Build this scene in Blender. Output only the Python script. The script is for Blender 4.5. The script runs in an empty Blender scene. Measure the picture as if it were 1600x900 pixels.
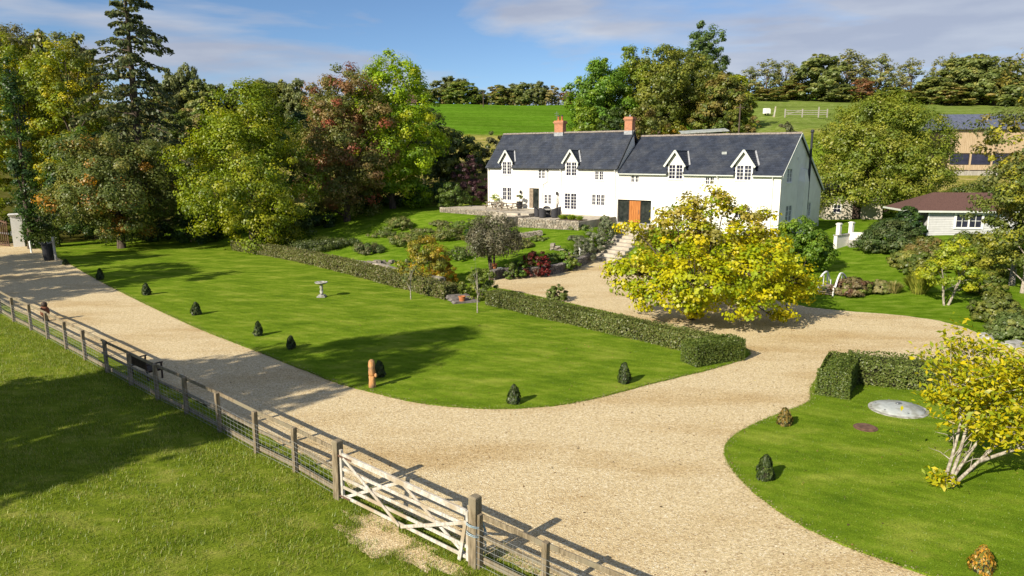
import bpy, bmesh, math, random
import numpy as np
from mathutils import Vector, Matrix

# ------------------------------------------------------------------ camera, sky, sun, exposure
scene = bpy.context.scene
COL = scene.collection
CAM_F, CAM_H, CAM_Z = 1090.0, 245.0, 8.6          # focal length and horizon of a 1600 px wide picture, height of the drone
PITCH = math.atan((450 - CAM_H) / CAM_F)
cam_d = bpy.data.cameras.new('camera'); cam = bpy.data.objects.new('camera', cam_d); COL.objects.link(cam)
cam_d.sensor_width = 36.0; cam_d.lens = 36.0 * CAM_F / 1600.0; cam_d.clip_start = 0.1; cam_d.clip_end = 6000
cam.location = (0, 0, CAM_Z); cam.rotation_euler = (math.pi / 2 - PITCH, 0, 0)
scene.camera = cam

SUN_EL, SUN_AZ = math.radians(31), math.atan2(-0.70, -0.714)      # azimuth clockwise from +Y: behind and to the left
world = bpy.data.worlds.new('World'); scene.world = world; world.use_nodes = True
wn, wl = world.node_tree.nodes, world.node_tree.links
wn.clear()
w_out = wn.new('ShaderNodeOutputWorld'); w_bg = wn.new('ShaderNodeBackground')
sky = wn.new('ShaderNodeTexSky'); sky.sky_type = 'NISHITA'; sky.sun_disc = False
sky.sun_elevation = SUN_EL; sky.sun_rotation = SUN_AZ % (2 * math.pi)
sky.altitude = 1500; sky.air_density = 1.0; sky.dust_density = 0.0; sky.ozone_density = 5.0
tc = wn.new('ShaderNodeTexCoord'); mp = wn.new('ShaderNodeMapping'); mp.inputs['Scale'].default_value = (1.0, 1.0, 5.0)
mp.inputs['Location'].default_value = (0.35, 0.2, 0.1)
nz = wn.new('ShaderNodeTexNoise'); nz.inputs['Scale'].default_value = 2.3; nz.inputs['Detail'].default_value = 7; nz.inputs['Roughness'].default_value = 0.52; nz.inputs['Distortion'].default_value = 0.25
cr = wn.new('ShaderNodeValToRGB'); cr.color_ramp.elements[0].position = 0.435; cr.color_ramp.elements[1].position = 0.56
cr.color_ramp.elements[1].color = (0.85, 0.85, 0.85, 1)
mix = wn.new('ShaderNodeMixRGB'); mix.inputs['Color2'].default_value = (3.1, 3.25, 4.3, 1)
wl.new(tc.outputs['Generated'], mp.inputs['Vector']); wl.new(mp.outputs[0], nz.inputs['Vector']); wl.new(nz.outputs['Fac'], cr.inputs[0])
nz2 = wn.new('ShaderNodeTexNoise'); nz2.inputs['Scale'].default_value = 5.0; nz2.inputs['Detail'].default_value = 6; wl.new(mp.outputs[0], nz2.inputs['Vector'])
cr2 = wn.new('ShaderNodeValToRGB'); cr2.color_ramp.elements[0].position = 0.38; cr2.color_ramp.elements[0].color = (3.6, 3.85, 4.7, 1); cr2.color_ramp.elements[1].position = 0.66; cr2.color_ramp.elements[1].color = (5.3, 5.5, 6.0, 1)
wl.new(nz2.outputs['Fac'], cr2.inputs[0]); wl.new(cr2.outputs[0], mix.inputs['Color2'])
wl.new(cr.outputs[0], mix.inputs['Fac']); wl.new(sky.outputs[0], mix.inputs['Color1']); wl.new(mix.outputs[0], w_bg.inputs['Color'])
w_bg.inputs['Strength'].default_value = 0.078
wl.new(w_bg.outputs[0], w_out.inputs['Surface'])

sun_d = bpy.data.lights.new('sun', 'SUN'); sun = bpy.data.objects.new('sun', sun_d); COL.objects.link(sun)
sun_d.energy = 5.0; sun_d.angle = math.radians(0.5); sun_d.color = (1.0, 0.91, 0.75)
LDIR = Vector((0.70 * math.cos(SUN_EL), 0.714 * math.cos(SUN_EL), -math.sin(SUN_EL)))
sun.rotation_euler = LDIR.to_track_quat('-Z', 'Y').to_euler(); sun.location = (-60, -60, 60)
vs = scene.view_settings
vs.view_transform = 'Standard'; vs.look = 'None'; vs.gamma = 1.0; vs.exposure = 0.62; vs.use_curve_mapping = False
scene.cycles.max_bounces = 5; scene.cycles.diffuse_bounces = 3; scene.cycles.transmission_bounces = 4; scene.cycles.glossy_bounces = 2
scene.cycles.use_denoising = True

# ------------------------------------------------------------------ measuring helpers (survey of the place)
cP, sP = math.cos(PITCH), math.sin(PITCH)
def ray(px, py):
    a = (px - 800) / CAM_F; b = (450 - py) / CAM_F
    return (a, cP + b * sP, -sP + b * cP)
def G(px, py, z=0.0):
    r = ray(px, py); k = (z - CAM_Z) / r[2]
    return (r[0] * k, r[1] * k)
def D(px, py, y):
    r = ray(px, py); k = y / r[1]
    return (r[0] * k, CAM_Z + r[2] * k)
TH = math.radians(52.3)
RV = (math.sin(TH), -math.cos(TH)); NV = (math.cos(TH), math.sin(TH)); HA = (9.99, 67.0)
HROT = math.atan2(RV[1], RV[0])
def to_house(x, y):
    qx, qy = x - HA[0], y - HA[1]
    return qx * RV[0] + qy * RV[1], qx * NV[0] + qy * NV[1]
def from_house(t, w):
    return HA[0] + t * RV[0] + w * NV[0], HA[1] + t * RV[1] + w * NV[1]

def ss(a, b, v):
    u = np.clip((np.asarray(v, float) - a) / (b - a), 0, 1); return u * u * (3 - 2 * u)
def terrain(x, y):
    x = np.asarray(x, float); y = np.asarray(y, float)
    t, w = to_house(x, y)
    tb = np.interp(w, [-21, -20, -17, -13, -8, 0], [1.7, 1.9, 4.0, 3.6, 2.5, 1.0])
    g1 = 0.42 * ss(-22.5, -20.0, w) + np.interp(w, [-20, -6.5], [0, 1.85]) + 0.35 * ss(-2, 4, w) + 0.55 * ss(-13, -5, w) * (1 - ss(-10, -6.5, t))
    g2 = np.interp(w, [-8.3, -1.0], [0, 2.05])
    g3 = np.interp(w, [-13.5, -4, 6, 16], [0, 0.55, 1.6, 2.2]) * ss(-14.5, -11, w)
    k1 = 1 - ss(-1.3, -0.25, t - tb)
    k3 = ss(13.5, 18, t)
    g = g1 * k1 + (1 - k1) * (g2 * (1 - k3) + g3 * k3)
    hill = np.interp(y, [78, 90, 130, 250, 275, 340, 700, 5000], [0, 1.6, 9.0, 23.2, 24.2, 24.0, 20.0, 10.0])
    hill = hill * ss(70, 84, y) + 3.6 * ss(25, 60, x) * ss(110, 200, y) + 2.2 * ss(40, 60, x) * ss(70, 90, y) * (1 - ss(100, 190, y))
    return g + hill
def gz(x, y): return float(terrain(x, y))

# ------------------------------------------------------------------ materials
MATS = {}
def nodes_of(name):
    m = bpy.data.materials.new(name); m.use_nodes = True; MATS[name] = m
    nt = m.node_tree; nt.nodes.clear()
    o = nt.nodes.new('ShaderNodeOutputMaterial')
    return m, nt.nodes, nt.links, o
def N(nodes, kind, **kw):
    n = nodes.new(kind)
    for k, v in kw.items():
        if k in n.inputs: n.inputs[k].default_value = v
        else: setattr(n, k, v)
    return n
def rgb(c): return (c[0], c[1], c[2], 1)
def ramp(nodes, stops):
    r = nodes.new('ShaderNodeValToRGB'); e = r.color_ramp.elements
    e[0].position, e[0].color = stops[0][0], rgb(stops[0][1]); e[1].position, e[1].color = stops[-1][0], rgb(stops[-1][1])
    for p, c in stops[1:-1]:
        k = e.new(p); k.color = rgb(c)
    return r
def noise_mat(name, c1, c2, scale=6.0, detail=6, rough=0.75, bump=0.15, bscale=None, stretch=(1, 1, 1), lo=0.35, hi=0.65, spec=0.3, metal=0.0, c3=None, scale3=0.6, attr=False, dist=0.02):
    m, nd, ln, o = nodes_of(name)
    b = N(nd, 'ShaderNodeBsdfPrincipled', Roughness=rough, Metallic=metal); b.inputs['Specular IOR Level'].default_value = spec
    t = nd.new('ShaderNodeTexCoord'); mp = N(nd, 'ShaderNodeMapping', Scale=stretch); ln.new(t.outputs['Object'], mp.inputs['Vector'])
    n1 = N(nd, 'ShaderNodeTexNoise', Scale=scale, Detail=detail, Roughness=0.6); ln.new(mp.outputs[0], n1.inputs['Vector'])
    r = ramp(nd, [(lo, c1), (hi, c2)]); ln.new(n1.outputs['Fac'], r.inputs[0])
    out = r.outputs[0]
    if c3:
        n3 = N(nd, 'ShaderNodeTexNoise', Scale=scale3, Detail=4); ln.new(t.outputs['Object'], n3.inputs['Vector'])
        r3 = ramp(nd, [(0.45, (0, 0, 0)), (0.62, (1, 1, 1))]); ln.new(n3.outputs['Fac'], r3.inputs[0])
        mx = nd.new('ShaderNodeMixRGB'); mx.inputs['Color2'].default_value = rgb(c3); ln.new(r3.outputs[0], mx.inputs['Fac']); ln.new(out, mx.inputs['Color1']); out = mx.outputs[0]
    if attr:
        a = nd.new('ShaderNodeAttribute'); a.attribute_name = 'Col'
        mx = nd.new('ShaderNodeMixRGB'); mx.blend_type = 'MULTIPLY'; mx.inputs['Fac'].default_value = 1
        ln.new(out, mx.inputs['Color1']); ln.new(a.outputs['Color'], mx.inputs['Color2']); out = mx.outputs[0]
    ln.new(out, b.inputs['Base Color'])
    if bump:
        n2 = N(nd, 'ShaderNodeTexNoise', Scale=bscale or scale * 3, Detail=5); ln.new(mp.outputs[0], n2.inputs['Vector'])
        bp = N(nd, 'ShaderNodeBump', Strength=bump, Distance=dist); ln.new(n2.outputs['Fac'], bp.inputs['Height']); ln.new(bp.outputs[0], b.inputs['Normal'])
    ln.new(b.outputs[0], o.inputs['Surface'])
    return m

def leaf_material():
    m, nd, ln, o = nodes_of('leaf')
    a = nd.new('ShaderNodeAttribute'); a.attribute_name = 'Col'
    d = nd.new('ShaderNodeBsdfDiffuse'); tr = nd.new('ShaderNodeBsdfTranslucent'); g = N(nd, 'ShaderNodeBsdfGlossy', Roughness=0.45); g.inputs['Color'].default_value = (0.5, 0.5, 0.5, 1)
    tn = nd.new('ShaderNodeMixRGB'); tn.blend_type = 'MULTIPLY'; tn.inputs['Fac'].default_value = 1; tn.inputs['Color2'].default_value = (0.90, 1.0, 0.92, 1); ln.new(a.outputs['Color'], tn.inputs['Color1'])
    h0 = N(nd, 'ShaderNodeHueSaturation', Saturation=1.0, Value=1.78); ln.new(tn.outputs[0], h0.inputs['Color'])
    hs = N(nd, 'ShaderNodeHueSaturation', Saturation=1.1, Value=1.2)
    ln.new(h0.outputs[0], d.inputs['Color']); ln.new(h0.outputs[0], hs.inputs['Color']); ln.new(hs.outputs[0], tr.inputs['Color'])
    m1 = N(nd, 'ShaderNodeMixShader', Fac=0.40); ln.new(d.outputs[0], m1.inputs[1]); ln.new(tr.outputs[0], m1.inputs[2])
    m2 = N(nd, 'ShaderNodeMixShader', Fac=0.045); ln.new(m1.outputs[0], m2.inputs[1]); ln.new(g.outputs[0], m2.inputs[2])
    ln.new(m2.outputs[0], o.inputs['Surface'])
leaf_material()

def grass_material(name, c_dark, c_mid, c_light, fine=40.0, patch=0.5, attr=False, stripe=0.0, bump=0.5):
    """mown or grazed turf: patchy tone, fine blade grain, optional zone tint"""
    m, nd, ln, o = nodes_of(name)
    b = N(nd, 'ShaderNodeBsdfPrincipled', Roughness=1.0); b.inputs['Specular IOR Level'].default_value = 0.0
    t = nd.new('ShaderNodeTexCoord')
    mp = N(nd, 'ShaderNodeMapping', Scale=(.7, 1.5, 1), Rotation=(0, 0, 0.55)); ln.new(t.outputs['Object'], mp.inputs['Vector'])
    n1 = N(nd, 'ShaderNodeTexNoise', Scale=patch, Detail=8, Roughness=0.65); ln.new(mp.outputs[0], n1.inputs['Vector'])
    r1 = ramp(nd, [(0.32, c_dark), (0.5, c_mid), (0.68, c_light)]); ln.new(n1.outputs['Fac'], r1.inputs[0])
    mp2 = N(nd, 'ShaderNodeMapping', Scale=(1, 2.6, 1), Rotation=(0, 0, 0.3)); ln.new(t.outputs['Object'], mp2.inputs['Vector'])
    n2 = N(nd, 'ShaderNodeTexNoise', Scale=fine, Detail=4, Roughness=0.7); ln.new(mp2.outputs[0], n2.inputs['Vector'])
    r2 = ramp(nd, [(0.30, (0.28, 0.34, 0.3)), (0.70, (1.75, 1.66, 1.5))]); ln.new(n2.outputs['Fac'], r2.inputs[0])
    mx = nd.new('ShaderNodeMixRGB'); mx.blend_type = 'MULTIPLY'; mx.inputs['Fac'].default_value = 0.75
    ln.new(r1.outputs[0], mx.inputs['Color1']); ln.new(r2.outputs[0], mx.inputs['Color2'])
    n4 = N(nd, 'ShaderNodeTexNoise', Scale=3.2, Detail=6, Roughness=0.7); ln.new(mp2.outputs[0], n4.inputs['Vector'])
    r4 = ramp(nd, [(0.6, (0, 0, 0)), (0.74, (0.55, 0.55, 0.55))]); ln.new(n4.outputs['Fac'], r4.inputs[0])
    mx4 = nd.new('ShaderNodeMixRGB'); mx4.inputs['Color2'].default_value = rgb((c_light[0] * 1.5, c_light[1] * 1.2, c_light[2] * 1.6)); ln.new(r4.outputs[0], mx4.inputs['Fac']); ln.new(mx.outputs[0], mx4.inputs['Color1'])
    out = mx4.outputs[0]
    if stripe:      # mower passes parallel to the long hedge
        mps = N(nd, 'ShaderNodeMapping', Rotation=(0, 0, .62)); ln.new(t.outputs['Object'], mps.inputs['Vector'])
        wv = N(nd, 'ShaderNodeTexWave', Scale=0.55, Distortion=1.2, Detail=3); wv.bands_direction = 'Y'; wv.inputs['Detail Scale'].default_value = 0.6; ln.new(mps.outputs[0], wv.inputs['Vector'])
        rs = ramp(nd, [(0.3, (1 - stripe, 1 - stripe, 1 - stripe)), (0.7, (1 + stripe, 1 + stripe, 1 + stripe))]); ln.new(wv.outputs['Fac'], rs.inputs[0])
        ms = nd.new('ShaderNodeMixRGB'); ms.blend_type = 'MULTIPLY'; ms.inputs['Fac'].default_value = 1; ln.new(out, ms.inputs['Color1']); ln.new(rs.outputs[0], ms.inputs['Color2']); out = ms.outputs[0]
    if attr:
        a = nd.new('ShaderNodeAttribute'); a.attribute_name = 'Col'
        m3 = nd.new('ShaderNodeMixRGB'); m3.blend_type = 'MULTIPLY'; m3.inputs['Fac'].default_value = 1
        ln.new(out, m3.inputs['Color1']); ln.new(a.outputs['Color'], m3.inputs['Color2']); out = m3.outputs[0]
    ln.new(out, b.inputs['Base Color'])
    bp = N(nd, 'ShaderNodeBump', Strength=bump, Distance=0.03); ln.new(n2.outputs['Fac'], bp.inputs['Height'])
    n5 = N(nd, 'ShaderNodeTexNoise', Scale=2.0, Detail=5); ln.new(t.outputs['Object'], n5.inputs['Vector'])
    bp2 = N(nd, 'ShaderNodeBump', Strength=0.35, Distance=0.12); ln.new(n5.outputs['Fac'], bp2.inputs['Height']); ln.new(bp.outputs[0], bp2.inputs['Normal'])
    ln.new(bp2.outputs[0], b.inputs['Normal'])
    ln.new(b.outputs[0], o.inputs['Surface'])
    return m
grass_material('turf', (0.078, 0.140, 0.010), (0.132, 0.206, 0.015), (0.235, 0.285, 0.040), fine=20, patch=0.6, bump=0.6, stripe=0.045)
grass_material('meadow', (0.088, 0.130, 0.014), (0.152, 0.200, 0.020), (0.255, 0.265, 0.060), fine=16, patch=1.1, attr=True, bump=0.8)

def gravel_material():
    m, nd, ln, o = nodes_of('gravel')
    b = N(nd, 'ShaderNodeBsdfPrincipled', Roughness=0.9); b.inputs['Specular IOR Level'].default_value = 0.2
    t = nd.new('ShaderNodeTexCoord')
    v = N(nd, 'ShaderNodeTexVoronoi', Scale=30.0, Randomness=1.0); ln.new(t.outputs['Object'], v.inputs['Vector'])
    sep = nd.new('ShaderNodeSeparateColor'); ln.new(v.outputs['Color'], sep.inputs[0])
    r = ramp(nd, [(0.0, (0.35, 0.25, 0.135)), (0.25, (0.545, 0.43, 0.245)), (0.6, (0.625, 0.505, 0.295)), (0.88, (0.69, 0.565, 0.35)), (1.0, (0.78, 0.70, 0.52))]); ln.new(sep.outputs[0], r.inputs[0])
    mpg = N(nd, 'ShaderNodeMapping', Scale=(.5, 1.6, 1), Rotation=(0, 0, .55)); ln.new(t.outputs['Object'], mpg.inputs['Vector'])
    n1 = N(nd, 'ShaderNodeTexNoise', Scale=0.22, Detail=7, Roughness=0.6); ln.new(mpg.outputs[0], n1.inputs['Vector'])
    r1 = ramp(nd, [(0.34, (0.80, 0.72, 0.60)), (0.52, (1, 1, 1))]); ln.new(n1.outputs['Fac'], r1.inputs[0])
    mx = nd.new('ShaderNodeMixRGB'); mx.blend_type = 'MULTIPLY'; mx.inputs['Fac'].default_value = 1; ln.new(r.outputs[0], mx.inputs['Color1']); ln.new(r1.outputs[0], mx.inputs['Color2'])
    n2 = N(nd, 'ShaderNodeTexNoise', Scale=9.0, Detail=6, Roughness=0.75); ln.new(t.outputs['Object'], n2.inputs['Vector'])
    r2 = ramp(nd, [(0.28, (0.70, 0.65, 0.58)), (0.46, (1, 1, 1)), (0.75, (1.1, 1.1, 1.08))]); ln.new(n2.outputs['Fac'], r2.inputs[0])
    mx2 = nd.new('ShaderNodeMixRGB'); mx2.blend_type = 'MULTIPLY'; mx2.inputs['Fac'].default_value = 0.8; ln.new(mx.outputs[0], mx2.inputs['Color1']); ln.new(r2.outputs[0], mx2.inputs['Color2'])
    ln.new(mx2.outputs[0], b.inputs['Base Color'])
    bp = N(nd, 'ShaderNodeBump', Strength=0.7, Distance=0.02); ln.new(v.outputs['Distance'], bp.inputs['Height'])
    bp2 = N(nd, 'ShaderNodeBump', Strength=0.5, Distance=0.06); ln.new(n2.outputs['Fac'], bp2.inputs['Height']); ln.new(bp.outputs[0], bp2.inputs['Normal'])
    ln.new(bp2.outputs[0], b.inputs['Normal']); ln.new(b.outputs[0], o.inputs['Surface'])
gravel_material()

noise_mat('bark', (0.045, 0.032, 0.022), (0.13, 0.10, 0.075), 5, bump=0.6, stretch=(1, 1, 0.25), rough=0.9)
noise_mat('pale_bark', (0.16, 0.125, 0.09), (0.46, 0.42, 0.35), 14, bump=0.4, stretch=(1, 1, 0.6), rough=0.85)
noise_mat('fence_wood', (0.11, 0.085, 0.05), (0.30, 0.24, 0.16), 7, bump=0.5, stretch=(2, 2, 0.35), rough=0.9, c3=(0.22, 0.19, 0.13), scale3=1.3)
noise_mat('gate_wood', (0.36, 0.33, 0.28), (0.60, 0.57, 0.52), 8, bump=0.3, stretch=(2, 2, 1), rough=0.85, c3=(0.36, 0.29, 0.2), scale3=1.5)
noise_mat('render_white', (0.72, 0.69, 0.62), (0.80, 0.775, 0.71), 1.2, bump=0.12, bscale=30, rough=0.9, lo=0.3, hi=0.6)
noise_mat('paint_white', (0.72, 0.71, 0.68), (0.80, 0.80, 0.78), 3, bump=0.05, rough=0.6)
noise_mat('dormer_paint', (0.52, 0.55, 0.50), (0.62, 0.64, 0.58), 3, bump=0.05, rough=0.6)
noise_mat('slate', (0.022, 0.028, 0.043), (0.036, 0.043, 0.062), 1.5, bump=0.25, bscale=25, rough=0.6, spec=0.4, attr=True, c3=(0.048, 0.054, 0.068), scale3=0.7)
noise_mat('slate_base', (0.022, 0.025, 0.03), (0.035, 0.038, 0.045), 2.5, bump=0.0, rough=0.7)
noise_mat('ridge_tile', (0.16, 0.13, 0.11), (0.30, 0.26, 0.22), 8, bump=0.3, rough=0.9)
noise_mat('lead', (0.22, 0.23, 0.25), (0.38, 0.39, 0.41), 6, bump=0.1, rough=0.6)
noise_mat('glass', (0.012, 0.012, 0.03), (0.03, 0.03, 0.06), 1.5, bump=0.02, rough=0.08, spec=0.6)
noise_mat('dark_glass', (0.012, 0.016, 0.015), (0.04, 0.045, 0.04), 2.5, bump=0.0, rough=0.15, spec=0.25)
noise_mat('terracotta', (0.36, 0.12, 0.045), (0.52, 0.20, 0.08), 5, bump=0.2, rough=0.85)
noise_mat('oak', (0.30, 0.10, 0.022), (0.48, 0.19, 0.05), 3, bump=0.15, stretch=(5, 5, 0.4), rough=0.5)
noise_mat('carved_wood', (0.34, 0.15, 0.05), (0.62, 0.33, 0.13), 5, bump=0.4, stretch=(2, 2, 0.5), rough=0.75, c3=(0.22, 0.14, 0.08), scale3=3)
noise_mat('dark_wood', (0.022, 0.014, 0.010), (0.06, 0.038, 0.028), 7, bump=0.3, stretch=(1, 1, 1), rough=0.6)
noise_mat('bench_wood', (0.16, 0.12, 0.085), (0.32, 0.26, 0.19), 7, bump=0.3, rough=0.85)
noise_mat('old_render', (0.36, 0.32, 0.25), (0.52, 0.47, 0.39), 2, bump=0.2, rough=0.9)
noise_mat('stone', (0.21, 0.18, 0.14), (0.42, 0.37, 0.30), 4, bump=0.6, bscale=10, rough=0.95, c3=(0.22, 0.20, 0.16), scale3=1.2, attr=True)
noise_mat('dark_stone', (0.085, 0.075, 0.07), (0.22, 0.195, 0.18), 5, bump=0.6, bscale=12, rough=0.9, attr=True)
noise_mat('paving', (0.33, 0.29, 0.23), (0.48, 0.43, 0.35), 2.0, bump=0.3, bscale=8, rough=0.9)
noise_mat('grey_stone', (0.30, 0.29, 0.27), (0.50, 0.49, 0.46), 6, bump=0.4, rough=0.9, c3=(0.2, 0.2, 0.15), scale3=4)
noise_mat('soil', (0.05, 0.035, 0.022), (0.12, 0.085, 0.055), 6, bump=0.6, rough=0.95)
noise_mat('wicker', (0.018, 0.018, 0.022), (0.06, 0.06, 0.068), 40, bump=0.5, rough=0.7)
noise_mat('metal_grey', (0.22, 0.23, 0.24), (0.34, 0.35, 0.36), 6, bump=0.05, rough=0.45, metal=0.7)
noise_mat('wire', (0.30, 0.31, 0.31), (0.42, 0.43, 0.43), 4, bump=0, rough=0.6, metal=0.3)
noise_mat('black_plastic', (0.012, 0.013, 0.016), (0.03, 0.03, 0.035), 5, bump=0.05, rough=0.45)
noise_mat('concrete_white', (0.30, 0.33, 0.32), (0.42, 0.44, 0.43), 3, bump=0.2, rough=0.8, c3=(0.24, 0.25, 0.22), scale3=2.5)
noise_mat('rust', (0.085, 0.048, 0.032), (0.17, 0.095, 0.065), 6, bump=0.3, rough=0.8)
noise_mat('shingle', (0.070, 0.036, 0.030), (0.135, 0.072, 0.058), 14, bump=0.4, rough=0.9)
noise_mat('clad_grey', (0.44, 0.44, 0.44), (0.52, 0.52, 0.52), 3, bump=0.1, rough=0.7)
noise_mat('barn_wood', (0.34, 0.24, 0.14), (0.50, 0.38, 0.25), 4, bump=0.2, stretch=(4, 4, 0.3), rough=0.85)
noise_mat('old_board', (0.24, 0.22, 0.19), (0.42, 0.39, 0.34), 4, bump=0.2, stretch=(4, 4, 0.3), rough=0.9)
noise_mat('barn_roof', (0.075, 0.085, 0.13), (0.12, 0.13, 0.18), 2, bump=0.1, rough=0.35, spec=0.6)
noise_mat('rope', (0.20, 0.30, 0.36), (0.45, 0.52, 0.55), 30, bump=0.3, rough=0.9)
noise_mat('hedge_core', (0.016, 0.017, 0.008), (0.035, 0.032, 0.016), 8, bump=0.5, rough=1.0)
noise_mat('red_brown', (0.10, 0.035, 0.02), (0.22, 0.085, 0.045), 6, bump=0.4, rough=0.8)

def brick_material():
    m, nd, ln, o = nodes_of('brick')
    b = N(nd, 'ShaderNodeBsdfPrincipled', Roughness=0.9)
    t = nd.new('ShaderNodeTexCoord'); sp = nd.new('ShaderNodeSeparateXYZ'); ln.new(t.outputs['Object'], sp.inputs[0])
    ad = nd.new('ShaderNodeMath'); ad.operation = 'ADD'; ln.new(sp.outputs[0], ad.inputs[0]); ln.new(sp.outputs[1], ad.inputs[1])
    cb = nd.new('ShaderNodeCombineXYZ'); ln.new(ad.outputs[0], cb.inputs[0]); ln.new(sp.outputs[2], cb.inputs[1])
    br = N(nd, 'ShaderNodeTexBrick', Scale=1.0); br.inputs['Color1'].default_value = (0.36, 0.12, 0.05, 1); br.inputs['Color2'].default_value = (0.50, 0.19, 0.085, 1); br.inputs['Mortar'].default_value = (0.34, 0.27, 0.2, 1)
    br.inputs['Brick Width'].default_value = 0.22; br.inputs['Row Height'].default_value = 0.075; br.inputs['Mortar Size'].default_value = 0.009
    ln.new(cb.outputs[0], br.inputs['Vector']); ln.new(br.outputs['Color'], b.inputs['Base Color'])
    bp = N(nd, 'ShaderNodeBump', Strength=0.4, Distance=0.01); bp.invert = True; ln.new(br.outputs['Fac'], bp.inputs['Height']); ln.new(bp.outputs[0], b.inputs['Normal'])
    ln.new(b.outputs[0], o.inputs['Surface'])
brick_material()

# ------------------------------------------------------------------ object helpers
def link(o, parent=None):
    COL.objects.link(o)
    if parent is not None: o.parent = parent
    return o
def tag(o, label=None, cat=None, group=None, kind=None):
    if label: o['label'] = label
    if cat: o['category'] = cat
    if group: o['group'] = group
    if kind: o['kind'] = kind
    return o
def empty(name, loc=(0, 0, 0), rz=0.0, label=None, cat=None, group=None):
    o = bpy.data.objects.new(name, None); link(o); o.location = loc; o.rotation_euler = (0, 0, rz); o.empty_display_size = 0.2
    return tag(o, label, cat, group)
def copy_tree(o, parent=None, label=None, group=None):
    c = o.copy(); link(c, parent)
    if parent is not None: c.parent = parent
    if label: c['label'] = label
    if group: c['group'] = group
    for ch in list(o.children): copy_tree(ch, c)
    return c

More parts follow.
